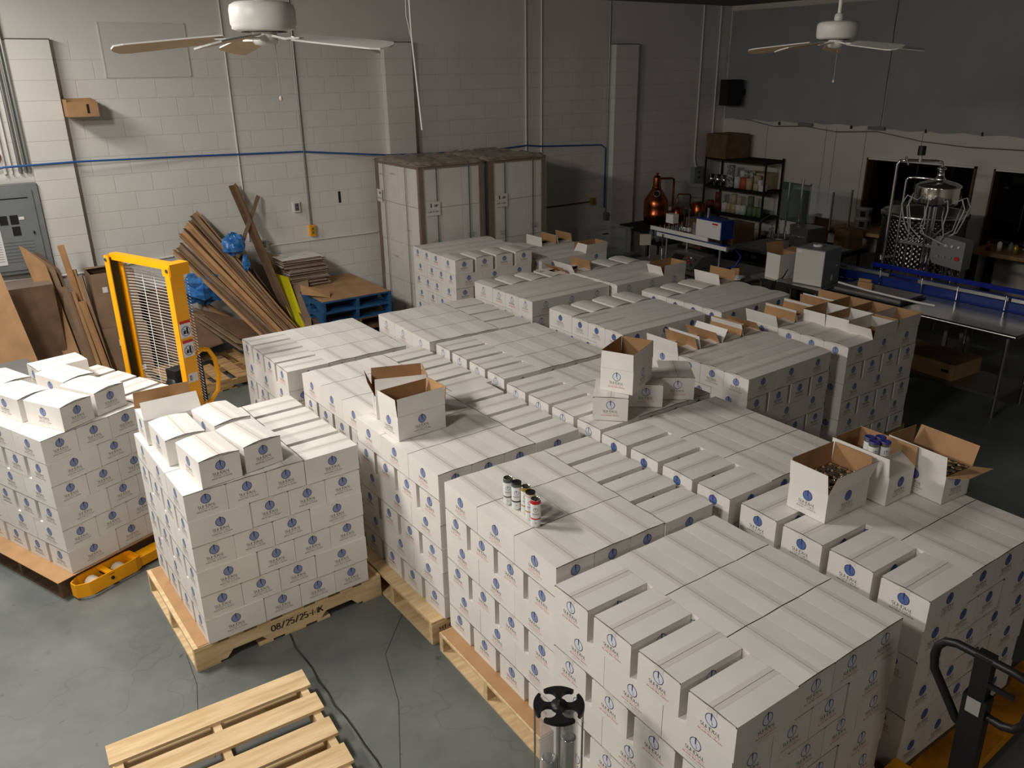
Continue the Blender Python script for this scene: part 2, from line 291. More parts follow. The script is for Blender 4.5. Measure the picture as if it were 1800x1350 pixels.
def floor_mat():
    m = bpy.data.materials.new('floor'); m.use_nodes = True; nt = m.node_tree; b = nt.nodes['Principled BSDF']; N = nt.nodes.new; Lk = nt.links.new
    tc = N('ShaderNodeTexCoord'); n1 = N('ShaderNodeTexNoise'); n1.inputs['Scale'].default_value = 1.6; n1.inputs['Detail'].default_value = 9; n1.inputs['Roughness'].default_value = .65
    Lk(tc.outputs['Object'], n1.inputs['Vector'])
    cr = N('ShaderNodeValToRGB'); e = cr.color_ramp.elements; e[0].position = .3; e[0].color = lin((86, 90, 87)); e[1].position = .72; e[1].color = lin((112, 116, 112)); Lk(n1.outputs[0], cr.inputs[0])
    col = cr.outputs[0]
    def layer(node_out, lo, hi, rgb, amt):
        nonlocal col
        r = N('ShaderNodeValToRGB'); r.color_ramp.elements[0].position = lo; r.color_ramp.elements[1].position = hi; Lk(node_out, r.inputs[0])
        q = N('ShaderNodeMath'); q.operation = 'MULTIPLY'; q.inputs[1].default_value = amt; Lk(r.outputs[0], q.inputs[0])
        mx = N('ShaderNodeMixRGB'); Lk(q.outputs[0], mx.inputs[0]); Lk(col, mx.inputs[1]); mx.inputs[2].default_value = lin(rgb); col = mx.outputs[0]
    n2 = N('ShaderNodeTexNoise'); n2.inputs['Scale'].default_value = 11; n2.inputs['Detail'].default_value = 4; Lk(tc.outputs['Object'], n2.inputs['Vector'])
    layer(n2.outputs[0], .68, .74, (58, 58, 55), .6)
    n4 = N('ShaderNodeTexNoise'); n4.inputs['Scale'].default_value = 3.1; n4.inputs['Detail'].default_value = 3; n4.inputs['Distortion'].default_value = 1.5; Lk(tc.outputs['Object'], n4.inputs['Vector'])
    layer(n4.outputs[0], .62, .8, (76, 78, 74), .5)
    wv = N('ShaderNodeTexNoise'); wv.inputs['Scale'].default_value = 1.1; wv.inputs['Detail'].default_value = 3; Lk(tc.outputs['Object'], wv.inputs['Vector'])
    sb = N('ShaderNodeMath'); sb.operation = 'SUBTRACT'; sb.inputs[1].default_value = .5; Lk(wv.outputs[0], sb.inputs[0])
    ab = N('ShaderNodeMath'); ab.operation = 'ABSOLUTE'; Lk(sb.outputs[0], ab.inputs[0])
    iv = N('ShaderNodeMath'); iv.operation = 'SUBTRACT'; iv.inputs[0].default_value = 1; Lk(ab.outputs[0], iv.inputs[1])
    layer(iv.outputs[0], .9985, .9996, (66, 67, 63), .3)
    Lk(col, b.inputs['Base Color'])
    rr = N('ShaderNodeMapRange'); rr.inputs[3].default_value = .38; rr.inputs[4].default_value = .62; Lk(n1.outputs[0], rr.inputs[0]); Lk(rr.outputs[0], b.inputs['Roughness'])
    bp = N('ShaderNodeBump'); bp.inputs['Strength'].default_value = .12; bp.inputs['Distance'].default_value = .01; Lk(n2.outputs[0], bp.inputs['Height']); Lk(bp.outputs[0], b.inputs['Normal'])
    MATS['floor'] = m
floor_mat()
mat('ceiling', (120, 120, 118), .9); mat('drywall', (208, 204, 194), .7, var=.02, scale=1.2); mat('crack', (58, 58, 54), .9); mat('groove', (96, 94, 88), .9)
def struct(mb, name): return tag(mb.build(name), kind='structure')
struct(MB().box((3.2, 2.6, -.05), (18, 16.2, .1), 'floor'), 'floor')
struct(MB().box((3.2, 2.6, CEIL+.05), (18, 16.2, .1), 'ceiling'), 'ceiling')
struct(MB().box((3.2, YB+.1, CEIL/2), (18, .2, CEIL), 'block_wall'), 'wall_back')
struct(MB().box((-5.1, 2.6, CEIL/2), (.2, 16, CEIL), 'drywall'), 'wall_left')
struct(MB().box((3.2, -4.9, CEIL/2), (18, .2, CEIL), 'drywall'), 'wall_front')
WN = [(5.745, 7.40, .86, 1.95), (3.95, 5.50, .80, 1.94)]
wr = MB(); t = .14
def wseg(y0, y1, z0, z1): wr.box((XR+t/2, (y0+y1)/2, (z0+z1)/2), (t, y1-y0, z1-z0), 'drywall')
wseg(-4.9, 3.95, 0, CEIL); wseg(5.50, 5.745, 0, CEIL); wseg(7.40, YB+.1, 0, CEIL)
for y0, y1, z0, z1 in WN: wseg(y0, y1, 0, z0); wseg(y0, y1, z1, CEIL)
for yy in (9.35, 8.2, 8.02, 7.5, 6.6, 5.05): wr.box((XR-.0008, yy, 1.75), (.002, .006, 1.2), 'groove')
struct(wr, 'wall_right')
for i, (y0, y1, z0, z1) in enumerate(WN):
    f = MB(); xm = XR+.06; d = .22
    for yy in (y0+.012, y1-.012): f.box((xm, yy, (z0+z1)/2), (d, .024, z1-z0), 'wood_reveal')
    f.box((xm, (y0+y1)/2, z1-.012), (d, y1-y0, .024), 'white_paint'); f.box((xm-.01, (y0+y1)/2, z0-.005), (d+.05, y1-y0+.06, .03), 'white_paint')
    struct(f, 'window_%d' % (i+1))
    g = MB(); g.box((XR+.1, (y0+y1)/2, (z0+z1)/2), (.004, y1-y0-.05, z1-z0-.05), 'pane'); struct(g, 'window_%d_pane' % (i+1))
bk = MB()                                                               # the unlit office behind the windows
bk.box((15.0, 5.6, CEIL/2), (.1, 6, CEIL), 'dark_room'); bk.box((13.5, 8.6, CEIL/2), (3, .1, CEIL), 'dark_room'); bk.box((13.5, 2.6, CEIL/2), (3, .1, CEIL), 'dark_room')
struct(bk, 'wall_office')
for i, (x0, x1) in enumerate(((.915, 1.31), (5.16, 5.566), (9.18, 9.66))):
    p = MB(); p.box(((x0+x1)/2, YB-.055, 1.81), (x1-x0, .11, 3.62), 'pilaster_block'); p.box(((x0+x1)/2, YB-.055, 3.625), (x1-x0+.02, .115, .012), 'groove')
    struct(p, 'trim_%d' % (i+1))
# floor joint and thin cracks
j = MB()
def ribbon(pts, w_, m='crack'):
    z = .0012
    for (a, b) in zip(pts, pts[1:]):
        d = (Vector(b)-Vector(a)).normalized()*w_/2; n = Vector((-d.y, d.x))
        j.quad((a[0]+n.x, a[1]+n.y, z), (a[0]-n.x, a[1]-n.y, z), (b[0]-n.x, b[1]-n.y, z), (b[0]+n.x, b[1]+n.y, z), m)
rp = [(1.21+random.uniform(-.012, .012), 10.2-k*.12) for k in range(110)]; ribbon(rp, .013); ribbon([(x+.011, y) for x, y in rp[::7]], .003, 'groove')
ribbon([(.64, 4.4), (.62, 4.1), (.57, 3.9), (.55, 3.5)], .004); ribbon([(1.9, 4.0), (1.62, 3.7), (1.5, 3.3), (1.2, 2.7)], .004)
tag(j.build('floor_joint'), kind='structure')
# panel, conduits, sockets and marks on the block wall
def thing(mb, name, label, cat, group=None, **k): return tag(mb.build(name, **k), label, cat, group)
a = MB()
for c, d in (((2.27, YB-.006, 3.8), (.9, .012, .012)), ((2.27, YB-.006, 3.245), (.9, .012, .012)), ((1.82, YB-.006, 3.52), (.012, .012, .56)), ((2.72, YB-.006, 3.52), (.012, .012, .56)), ((2.27, YB-.004, 3.52), (.9, .008, .55))): a.box(c, d, 'wall_box')
thing(a, 'painted_wall_panel', 'flat board painted over on the block wall behind the near ceiling fan', 'panel')
def conduit(name, pts, r, m, label, clips=True):
    o = thing(MB().tube(pts, r, m, 8), name, label, 'pipe')
    return o
y = YB-.014
conduit('conduit', [(3.14, y, 4.24), (3.14, y, 1.28)], .011, 'white_paint', 'thin white conduit dropping to the white wall box above the board offcuts')
conduit('conduit', [(3.98, y, 4.24), (3.98, y, 1.4)], .013, 'galv', 'bare grey conduit dropping to the yellow socket box')
conduit('conduit', [(7.5, y, 4.24), (7.5, y, 2.1)], .014, 'white_paint', 'white conduit behind the far wrapped pallet, first of a close pair')
conduit('conduit', [(7.79, y, 4.24), (7.79, y, 1.5)], .012, 'white_paint', 'white conduit beside the far wrapped pallet, second of a close pair')
conduit('conduit', [(9.12, y, 4.24), (9.12, y, 2.75), (9.14, y, 1.0)], .012, 'galv', 'grey conduit running down the edge of the third pilaster')
conduit('conduit', [(11.2, y, 4.24), (11.2, y, 1.75), (11.26, y, 1.6)], .014, 'white_paint', 'white conduit dropping to the dark switch box by the shelving')
conduit('conduit', [(11.62, y, 4.24), (11.62, y, 2.0)], .014, 'white_paint', 'white conduit next to the room corner behind the big kraft box')
conduit('conduit', [(3.2, y, 1.19), (4.93, y, 1.19)], .011, 'white_paint', 'white conduit running level from the white wall box to the wrapped pallet')
conduit('conduit', [(6.9, y, 1.22), (8.78, y, 1.23)], .012, 'wood_reveal', 'dark level conduit ending at the small yellow socket')
conduit('conduit', [(-1.5, y, 1.24), (.9, y-.1, 1.17), (1.33, y-.1, 1.17), (1.4, y, 1.17), (2.2, y, 1.21)], .012, 'white_paint', 'white conduit crossing the first pilaster behind the yellow stacker')
for i, xx in enumerate((.66, .72, .80, .85, .885)):
    conduit('conduit', [(xx, y-.01, 4.24), (xx, y-.01, 2.3)], .012 if i % 2 else .017, 'galv' if i > 1 else 'white_paint', 'conduit above the grey breaker panel, %s of the bundle counting from the pilaster' % ('fifth', 'fourth', 'third', 'second', 'first')[i])
def wbox(name, x, z, sx, sz, m, label, d=.045, m2=None):
    e = empty(name, (x, YB-d/2, z), 0, label, 'socket'); b = MB().box((0, 0, 0), (sx, d, sz), m); b.build('housing', e)
    f = MB().box((0, -d/2-.003, 0), (sx*.62, .006, sz*.72), m2 or m)
    for s in (-1, 1): f.box((0, -d/2-.0065, s*sz*.17), (sx*.2, .002, sz*.12), 'black')
    f.build('face_plate', e); return e
wbox('wall_socket', 3.8, 1.645, .085, .13, 'white_paint', 'white socket on the block wall left of the bare grey conduit', m2='steel_dull')
wbox('socket_box', 3.98, 1.32, .075, .14, 'yellow', 'yellow socket box at the foot of the bare grey conduit', .06, 'gold')
wbox('junction_box', 3.3, 1.22, .12, .12, 'wall_box', 'white painted twin socket box above the cardboard edge boards', .05, 'grey_paint')
wbox('socket_box', 8.83, 1.235, .07, .12, 'gold', 'small yellow socket on the wall beside the third pilaster', .06, 'gold')
wbox('junction_box', 9.16, .96, .13, .13, 'grey_paint', 'grey junction box low on the third pilaster corner', .07)
wbox('switch_box', 11.25, 1.48, .22, .26, 'grey_paint', 'dark grey switch box on the block wall beside the black shelving', .1, 'grey_paint')
thing(MB().box((4.42, YB-.001, 1.71), (.035, .002, .15), 'black'), 'tape_mark', 'short upright strip of black tape on the block wall', 'mark')
# air hose
conduit('air_hose', [(-2, y-.1, 2.15), (.2, y-.1, 2.3), (.65, y-.12, 2.38), (1.35, y-.12, 2.39), (2.6, y-.02, 2.36), (3.96, y, 2.325), (5.1, y-.12, 2.22), (5.7, y-.12, 2.2), (6.9, y, 2.17), (7.5, y-.02, 2.2), (7.8, y-.02, 2.17), (9.0, y, 2.12), (9.1, y, 2.06), (9.1, y, 1.1)], .011, 'blue_hose', 'blue air hose strung along the block wall')
conduit('power_cord', [(4.0, 7.36, 4.24), (4.01, 7.36, 3.6), (4.04, 7.36, 3.2), (4.076, 7.361, 2.73)], .009, 'white_plastic', 'white cord hanging free from the ceiling in front of the second pilaster')
conduit('power_cord', [(3.97, 7.36, 4.24), (3.965, 7.36, 3.75), (4.02, 7.36, 3.5)], .004, 'white_plastic', 'thin looped cord beside the hanging white cord')
# cardboard holder on the pilaster side
h = empty('cardboard_holder', (1.32, 10.08, 2.86), 0, 'open-topped brown cardboard box fixed high on the block wall by the first pilaster', 'box')
b = MB()
for c, d in (((.005, .05, .09), (.006, .3, .17)), ((.3, .1, .08), (.006, .26, .17)), ((.15, -.1, .075), (.3, .006, .15)), ((.15, .24, .09), (.3, .006, .18)), ((.15, .07, .004), (.3, .34, .006))): b.box(c, d, 'kraft')
b.build('body', h); MB().box((.2, -.105, .08), (.022, .004, .09), 'black').build('hand_hole', h)
# breaker panel
e = empty('breaker_panel', (.6, YB-.075, 1.73), 0, 'grey metal breaker panel mounted on the block wall beside the first pilaster', 'electrical panel')
MB().box((0, 0, 0), (.62, .15, .94), 'grey_paint').build('housing', e)
d = MB().box((.0, -.082, -.01), (.5, .014, .84), 'grey_paint'); d.box((.02, -.0905, .33), (.36, .003, .012), 'black')
for k in range(7): d.box((.02, -.091, -.12-k*.035), (.3, .004, .012), 'grey_paint')
dd = d.build('door', e)
for x_, z_ in ((-.07, .11), (.03, .11), (.03, -.01)): MB().box((x_, -.092, z_), (.075, .006, .095), 'black').build('switch_window', dd)
MB().box((-.13, -.092, .1), (.05, .004, .05), 'label').build('label_sticker', dd); MB().box((.1, -.092, .12), (.05, .004, .03), 'label').build('label_sticker', dd)
MB().box((.19, -.094, -.04), (.014, .012, .03), 'black').build('latch', dd)
s = MB().box((-.2, -.092, -.15), (.16, .003, .42), 'label')
for k in range(14): s.box((-.2, -.0945, .02-k*.026), (.12, .001, .006), 'ink_grey')
s.build('notice_sheet', dd)
b = MB(); b.tube([(.02+.07*math.cos(t_/3), YB-.06, 2.48+.09*math.sin(t_/3)) for t_ in range(30)], .008, 'red_hose'); thing(b, 'red_cable_coil', 'small coil of dark red cable hung on the block wall above the breaker panel', 'cable', loc=(.55, 0, 0))
# (name, x, y of the corner nearest the left wall side, turn in radians, top height, layers, top pattern, print, lid style)
STACKS = [
 ('G',1.896,2.410,-.002,1.120,6,'A','ring','flat'), ('H',3.144,2.403,-.016,1.123,6,'A','set','flat'),
 ('D',1.993,3.549,-.010,1.118,6,'C','org','flat'), ('C2',1.959,4.634,.021,1.143,6,'C','org','flat'),
 ('C1',2.002,5.703,.031,1.126,6,'C','org','flat'), ('I',1.903,6.831,.012,1.127,6,'A','org','flat'),
 ('M',3.123,3.501,-.006,1.130,6,'A','set','flat'), ('P',3.158,4.610,.011,1.115,6,'A','ring','flat'),
 ('K',3.217,5.752,-.014,1.108,6,'A','ring','flat'), ('J',3.202,6.818,-.031,1.121,6,'C','ring','flat'),
 ('Q',4.635,7.359,.017,1.110,6,'T','ring','puff'), ('R',4.618,5.992,.005,1.120,6,'T','set','puff'),
 ('S',5.761,5.911,.029,1.133,6,'T','set','puff'), ('T',4.601,4.623,.026,1.120,6,'T','amp','puff'),
 ('U',5.835,4.609,.002,1.129,6,'T','amp','puff'), ('V',4.645,8.762,-.031,1.280,7,'F','org','puff'),
 ('X',5.721,7.296,.009,1.124,6,'T','ring','puff'), ('Y',5.788,8.715,.006,1.121,6,'T','org','puff'),
 ('B',.701,5.236,.037,1.147,6,'C','amp','flat'), ('A',-.202,6.453,.398,1.131,6,'C','amp','flat'),
]
CL, CW, CH = .3465, .2322, .1634
SIDE = 1.0455
FLIP = {'A':'C','C':'A','T':'F','F':'T'}
def layer_slots(pat):
    """(along, across, turned, row, seat): centres from the stack's corner; along runs +x, across runs towards -y."""
    out = []; g = (SIDE-4*CW)/3
    for i in range(4):
        c = i*(CW+g)+CW/2
        if pat == 'A': out.append((CL/2, c, 0, 'end', i))
        if pat == 'C': out.append((SIDE-CL/2, c, 0, 'end', i))
        if pat == 'T': out.append((c, CL/2, 1, 'end', i))
        if pat == 'F': out.append((c, SIDE-CL/2, 1, 'end', i))
    for i in range(3):
        for j in range(3):
            if pat in 'AC': out.append(((CL if pat == 'A' else 0)+j*CW+CW/2+.0005, i*CL+CL/2+.001, 1, i, j))
            else: out.append((j*CL+CL/2+.001, (CL if pat == 'T' else 0)+i*CW+CW/2+.0005, 0, i, j))
    return out
PICK = {'G':(8191,7320,7175,152,4099,16,0), 'H':(8191,7176,3080,7176,7176,7176,0), 'D':(8191,15,1168,15,1168,15,0), 'C2':(8191,14,1168,12,1168,12,0), 'C1':(8191,0,0,0,0,0,0), 'I':(7183,0,0,0,0,0,0), 'M':(8191,0,0,0,0,0,0), 'P':(8191,0,0,0,0,0,0), 'K':(7183,0,0,0,0,0,0), 'J':(1168,0,0,0,0,0,0), 'Q':(7169,0,0,0,0,0,0), 'R':(7313,0,0,0,0,0,0), 'S':(7168,0,0,0,0,0,0), 'T':(7315,1,6144,0,0,0,0), 'U':(7313,1,1024,1,1024,0,0), 'V':(11,1024,0,0,0,0,0), 'X':(1024,0,0,0,0,0,0), 'B':(8191,7176,7176,7176,7176,7176,0), 'A':(8175,1036,7296,1036,7296,1032,0)}
# ------------------------------------------------------------------ pallets
def make_pallet(m, thin=False, label='', group=None):
    e = empty('pallet', (0, 0, 0), 0, label, 'pallet', group)
    for yy in (-.489, 0, .489):                                         # notched stringers run along x
        b = MB(); h0, h1 = .013, .124; xs = [-.6095, -.43, -.39, -.21, -.17, .17, .21, .39, .43, .6095]; zs = [h0, h0, h0+.04, h0+.04, h0, h0, h0+.04, h0+.04, h0, h0]
        pts = [(x, yy-.019, z) for x, z in zip(xs, zs)]; top = [(x, yy-.019, h1) for x in xs]
        n = len(pts); vs = pts+top+[(x, yy+.019, z) for x, _, z in pts]+[(x, yy+.019, z) for x, _, z in top]
        fs = []
        for k in range(n-1): fs += [(k, k+1, n+k+1, n+k), (2*n+k+1, 2*n+k, 3*n+k, 3*n+k+1), (k, 2*n+k, 2*n+k+1, k+1), (n+k, n+k+1, 3*n+k+1, 3*n+k)]
        fs += [(0, n, 3*n, 2*n), (n-1, 3*n-1, 4*n-1, 2*n-1)]
        b.add(vs, fs, m); b.build('stringer', e)
    tops = [(-.54, .139), (-.36, .09), (-.19, .09), (0, .14), (.19, .09), (.36, .09), (.54, .139)]
    if thin: tops = [(-.545, .125), (-.325, .14), (-.11, .14), (.11, .14), (.325, .14), (.545, .125)]
    for x, w_ in tops: MB().box((x, random.uniform(-.003, .003), .132), (w_, 1.016, .016), m).build('deck_board', e)
    for x, w_ in ((-.54, .139), (-.19, .09), (.0, .14), (.19, .09), (.54, .139)): MB().box((x, 0, .0065), (w_, 1.016, .013), m).build('bottom_board', e)
    return e
PROTO = {}
def put_pallet(m, x, y, rz, h, label, group=None, thin=False):
    key = (m, thin)
    if key not in PROTO: o = PROTO[key] = make_pallet(m, thin)
    else: o = copy_tree(PROTO[key])
    o.location = (x, y, .0005); o.rotation_euler = (0, 0, rz); o.scale = (1, 1, h/.14)
    for k in ('label', 'category', 'group'):
        if k in o: del o[k]
    return tag(o, label, 'pallet', group)
# ------------------------------------------------------------------ cartons
BODY, TAPE = {}, {}
def carton(kind, lid, loc, rz, label, group):
    if (kind, lid) not in BODY:
        b = MB(); carton_body(b, kind, lid, CL-.0012, CW-.0012, CH-.0008); BODY[kind, lid] = b.mesh('carton'); TAPE[lid] = TAPE.get(lid) or tape_mesh(lid, CL-.0012, CH-.0008)
    o = bpy.data.objects.new('carton', BODY[kind, lid]); COL.objects.link(o); o.location = loc; o.rotation_euler = (0, 0, rz)
    t = bpy.data.objects.new('packing_tape', TAPE[lid]); COL.objects.link(t); t.parent = o
    return tag(o, label, 'carton', group)
OBODY, OFLAP = {}, {}
def flap_mesh(ln, dp):
    if (ln, dp) not in OFLAP:
        b = MB(); c = .004; vs = [(-ln/2, 0, 0), (ln/2, 0, 0), (ln/2-c, dp, 0), (-ln/2+c, dp, 0)]; up = [(x, y, .003) for x, y, z in vs]
        b.add(vs+up, [(3, 2, 1, 0)], 'kraft'); b.add(vs+up, [(4, 5, 6, 7)], 'card_white'); b.add(vs+up, [(0, 1, 5, 4), (1, 2, 6, 5), (2, 3, 7, 6), (3, 0, 4, 7)], 'kraft_grey')
        OFLAP[ln, dp] = b.mesh('flap')
    return OFLAP[ln, dp]
def open_carton(kind, loc, rz, ang, label, group=None, tilt=0):
    """ang = opening of the y-, y+, x-, x+ flaps in degrees: 0 shut, 90 upright, more leans outward"""
    L, W, H = CL-.002, CW-.002, CH-.001
    if kind not in OBODY:
        b = MB(); x, y, t = L/2, W/2, .0035
        b.add([(-x, -y, 0), (x, -y, 0), (x, y, 0), (-x, y, 0), (-x, -y, H), (x, -y, H), (x, y, H), (-x, y, H)], [(0, 3, 2, 1), (0, 1, 5, 4), (2, 3, 7, 6), (1, 2, 6, 5), (3, 0, 4, 7)], 'card_white')
        p, q = x-t, y-t
        b.add([(-p, -q, t), (p, -q, t), (p, q, t), (-p, q, t), (-p, -q, H), (p, -q, H), (p, q, H), (-p, q, H)], [(0, 1, 2, 3), (4, 5, 1, 0), (6, 7, 3, 2), (5, 6, 2, 1), (7, 4, 0, 3)], 'kraft')
        b.add([(-x, -y, H), (x, -y, H), (x, y, H), (-x, y, H), (-p, -q, H), (p, -q, H), (p, q, H), (-p, q, H)], [(0, 1, 5, 4), (1, 2, 6, 5), (2, 3, 7, 6), (3, 0, 4, 7)], 'kraft')
        pl = side_places(L, W)
        for s in pl: logo(b, kind, pl[s], s[0] == 'y')
        OBODY[kind] = b.mesh('open_carton')
    o = bpy.data.objects.new('open_carton', OBODY[kind]); COL.objects.link(o); o.location = loc; o.rotation_euler = (0, tilt, rz)
    D = CW/2-.002
    for (hx, hy, a, ln), th in zip(((0, -W/2, 0, L), (0, W/2, PI, L), (-L/2, 0, -PI/2, W), (L/2, 0, PI/2, W)), ang):
        f = bpy.data.objects.new('flap', flap_mesh(round(ln, 4), round(D, 4))); COL.objects.link(f); f.parent = o
        f.matrix_local = Matrix.Translation((hx, hy, H+(.0015 if a in (0, PI) and th < 5 else 0))) @ Matrix.Rotation(a, 4, 'Z') @ Matrix.Rotation(R(th), 4, 'X')
    return tag(o, label, 'carton', group)
NTH = ['first', 'second', 'third', 'fourth']; LAY = ['top layer', 'second layer down', 'third layer down', 'fourth layer down', 'fifth layer down', 'sixth layer down', 'bottom layer']
PILE = {'G': 'pile beside clear tube rack', 'H': 'pile by black jack handle', 'D': 'pile carrying five loose cans', 'C2': 'pile under open can carton', 'C1': 'pile behind open can carton',
        'I': 'pile facing the edge boards', 'M': 'pile before the tilted cartons', 'P': 'pile under the tilted cartons', 'K': 'pile behind the tilted cartons', 'J': 'pile facing the blue pallets',
        'Q': 'ring-logo pile before puffed tower', 'R': 'puffed pile without raised flaps', 'S': 'puffed pile by labelling table', 'T': 'puffed pile with upright flaps', 'U': 'tall aisle pile of open cartons',
        'V': 'seven-high tower by wrapped pallets', 'X': 'puffed pile by clear tub', 'Y': 'puffed pile beside wrapped pallet', 'B': 'pile on date-stamped pallet', 'A': 'pile on yellow stacker forks'}
OPEN = {('T', 0): (100, 70, 8, 6), ('T', 1): (104, 60, 6, 6), ('T', 2): (60, 105, 6, 6), ('T', 3): (108, 50, 6, 8), ('U', 0): (108, 100, 10, 4), ('U', 1): (104, 100, 4, 6), ('U', 2): (105, 80, 5, 5), ('U', 3): (96, 90, 90, 4),
        ('U', 5): (88, 90, 95, 88), ('U', 6): (90, 88, 92, 90), ('U', 8): (90, 90, 94, 90), ('U', 9): (92, 88, 90, 92), ('U', 11): (92, 90, 116, 90), ('U', 12): (96, 90, 112, 92),
        ('X', 0): (120, 80, 5, 5), ('X', 12): (94, 88, 112, 90), ('S', 3): (104, 92, 5, 5), ('Y', 2): (92, 90, 5, 5), ('Y', 3): (100, 80, 5, 5), ('Y', 12): (98, 90, 60, 90), ('Q', 3): (6, 40, 5, 5)}
rest = MB(); slip = {}
for (n, x, y, a, zt, nl, pat, kind, lid) in STACKS:
    p = pat; U_, V_ = Vector((math.sin(a), -math.cos(a))), Vector((math.cos(a), math.sin(a))); O_ = Vector((x, y))
    zb = zt-nl*CH; ctr = O_+U_*SIDE/2+V_*SIDE/2
    pm = {'A': 'pine_dark', 'H': 'pine_dark', 'B': 'pine', 'C2': 'pine', 'D': 'pine', 'G': 'pine'}.get(n, 'pine_worn')
    sheet = n in 'ABD'
    put_pallet(pm, ctr.x, ctr.y, a, zb-(.007 if sheet else .002), {'A': 'dark wooden pallet held on the yellow stacker forks', 'B': 'pale wooden pallet stamped with a date on its front stringer', 'C2': 'pale wooden pallet whose corner block carries a small black stamp', 'D': 'pale wooden pallet with an overhanging cardboard sheet'}.get(n, 'wooden pallet under the %s of white cartons' % PILE[n]))
    if sheet:
        s = MB(); e_ = {'A': (.62, .55), 'B': (.585, .50), 'D': (.60, .50)}[n]; s.box((0, 0, 0), (e_[0]*2, e_[1]*2, .004), 'kraft')
        thing(s, 'cardboard_sheet', {'A': 'kraft cardboard sheet jutting from under the cartons on the stacker', 'B': 'kraft cardboard sheet between the date-stamped pallet and its cartons', 'D': 'kraft cardboard sheet overhanging the pallet beside the clear tube rack'}[n], 'cardboard', 'slip sheets under the cartons', loc=(ctr.x-(.02 if n == 'A' else 0), ctr.y, zb-.0035), rot=a)
    for k in range(nl):
        for s_, (al, ac, tu, row, seat) in enumerate(layer_slots(p)):
            q = O_+U_*ac+V_*al; z = zt-(k+1)*CH; rz = a+(PI/2 if tu else 0)
            if k == 0 and (n, s_) in OPEN:
                oa = OPEN[n, s_]
                if s_ < 4 and tu: oa = (oa[1], oa[0], oa[2], oa[3])
                pos = ('%s from the block wall side' if not tu else '%s along the back row') % NTH[seat] if row == 'end' else '%s row out, %s carton' % (NTH[row], NTH[seat])
                open_carton(kind, (q.x, q.y, z), rz, oa, 'open carton with raised flaps, %s, %s' % (pos.replace('block wall side', 'wall').replace('the back row', 'back row'), PILE[n]), 'open cartons on the far piles'); continue
            if PICK.get(n, (0,)*7)[k] >> s_ & 1:
                lay = LAY[k] if k < nl-1 else 'bottom layer'
                pos = '%s from wall in spaced row' % NTH[seat] if row == 'end' and not tu else '%s along the spaced row' % NTH[seat] if row == 'end' else '%s row from wall, %s seat' % (NTH[row], NTH[seat])
                lab = 'white carton, %s, %s, %s' % (lay, pos, PILE[n])
                if len(lab.split()) > 16: lab = lab.replace(' down', '').replace('the ', '')
                jx, jy, jr = random.uniform(-.0005, .0005), random.uniform(-.0005, .0005), random.uniform(-.001, .001)
                carton(kind, lid if k == 0 else 'flat', (q.x+jx, q.y+jy, z), rz+jr, lab, 'white cartons on the '+PILE[n])
            else:
                u0, u1, v0, v1 = ac < .25, ac > SIDE-.25, al < .25, al > SIDE-.25
                # outward faces of this slot in the carton's own axes
                f = {}; 
                if tu: f = {'x+': u0, 'x-': u1, 'y+': v0, 'y-': v1}
                else: f = {'x-': v0, 'x+': v1, 'y+': u0, 'y-': u1}
                carton_body(rest, kind, lid if k == 0 else 'flat', CL-.0012, CW-.0012, CH-.0008, [g for g in f if f[g]], 1, T(q.x, q.y, z, rz))
        p = FLIP[p]
tag(rest.build('carton_stock'), 'the remaining white sundial cartons filling the far and inner parts of the pallet piles', 'cartons', kind='stuff')
def loose(F, ang, long_fl, z, lid, kind, label, group, opening=None):
    """F = the corner towards the camera; ang = direction of its right-hand edge in degrees"""
    d = Vector((math.cos(R(ang)), math.sin(R(ang)))); e = Vector((-d.y, d.x)); a, b = (CW, CL) if long_fl else (CL, CW)
    c = Vector(F)+d*a/2+e*b/2; rz = R(ang)+(PI/2 if long_fl else 0)
    if opening: return open_carton(kind, (c.x, c.y, z), rz, opening, label, group)
    return carton(kind, lid, (c.x, c.y, z), rz, label, group)
zb_ = 1.152; g_ = 'loose cartons on the pile with the date-stamped pallet'
loose((.849, 4.203), 6.1, 1, zb_, 'puff', 'amp', 'front loose white carton on the date-stamped pile, nearest its corner edge', g_)
loose((1.107, 4.244), 9.7, 1, zb_, 'puff', 'amp', 'loose white carton on the date-stamped pile, beside the lower lids', g_)
loose((.770, 4.60), 3, 1, zb_, 'puff', 'amp', 'loose white carton on the date-stamped pile, before the raised flap', g_)
loose((1.062, 4.642), 8, 1, zb_, 'puff', 'amp', 'loose white carton on the date-stamped pile, behind the other three', g_)
loose((.735, 4.975), 1, 0, zb_, 'flat', 'amp', 'opened white carton with one long flap raised on the date-stamped pile', 'open cartons on the near piles', (62, 84, 4, 3))
za_ = 1.136; g_ = 'loose cartons on the stacker pile'
loose((.351, 5.558), 30.5, 1, za_, 'puff', 'amp', 'front loose white carton on the stacker pile, closest to its corner', g_)
loose((.575, 5.70), 29, 1, za_, 'puff', 'amp', 'loose white carton on the stacker pile, next to the lower spaced lids', g_)
loose((.145, 5.882), 25, 1, za_, 'puff', 'amp', 'loose white carton on the stacker pile, cut by the photo edge', g_)
loose((.440, 6.060), 24, 1, za_, 'puff', 'amp', 'loose white carton on the stacker pile, with its logo half hidden', g_)
loose((.325, 6.435), 12, 0, za_, 'flat', 'amp', 'rearmost loose white carton on the stacker pile, lying crosswise', g_)
loose((.060, 6.250), 22, 1, za_, 'puff', 'amp', 'loose white carton on the stacker pile, behind the cut-off one', g_)
g_ = 'tilted cartons on the middle pile'; zp = 1.121
loose((3.222, 3.710), -44, 1, zp, 'flat', 'ring', 'white carton facing the camera on the middle pile, carrying the tall open carton', g_)
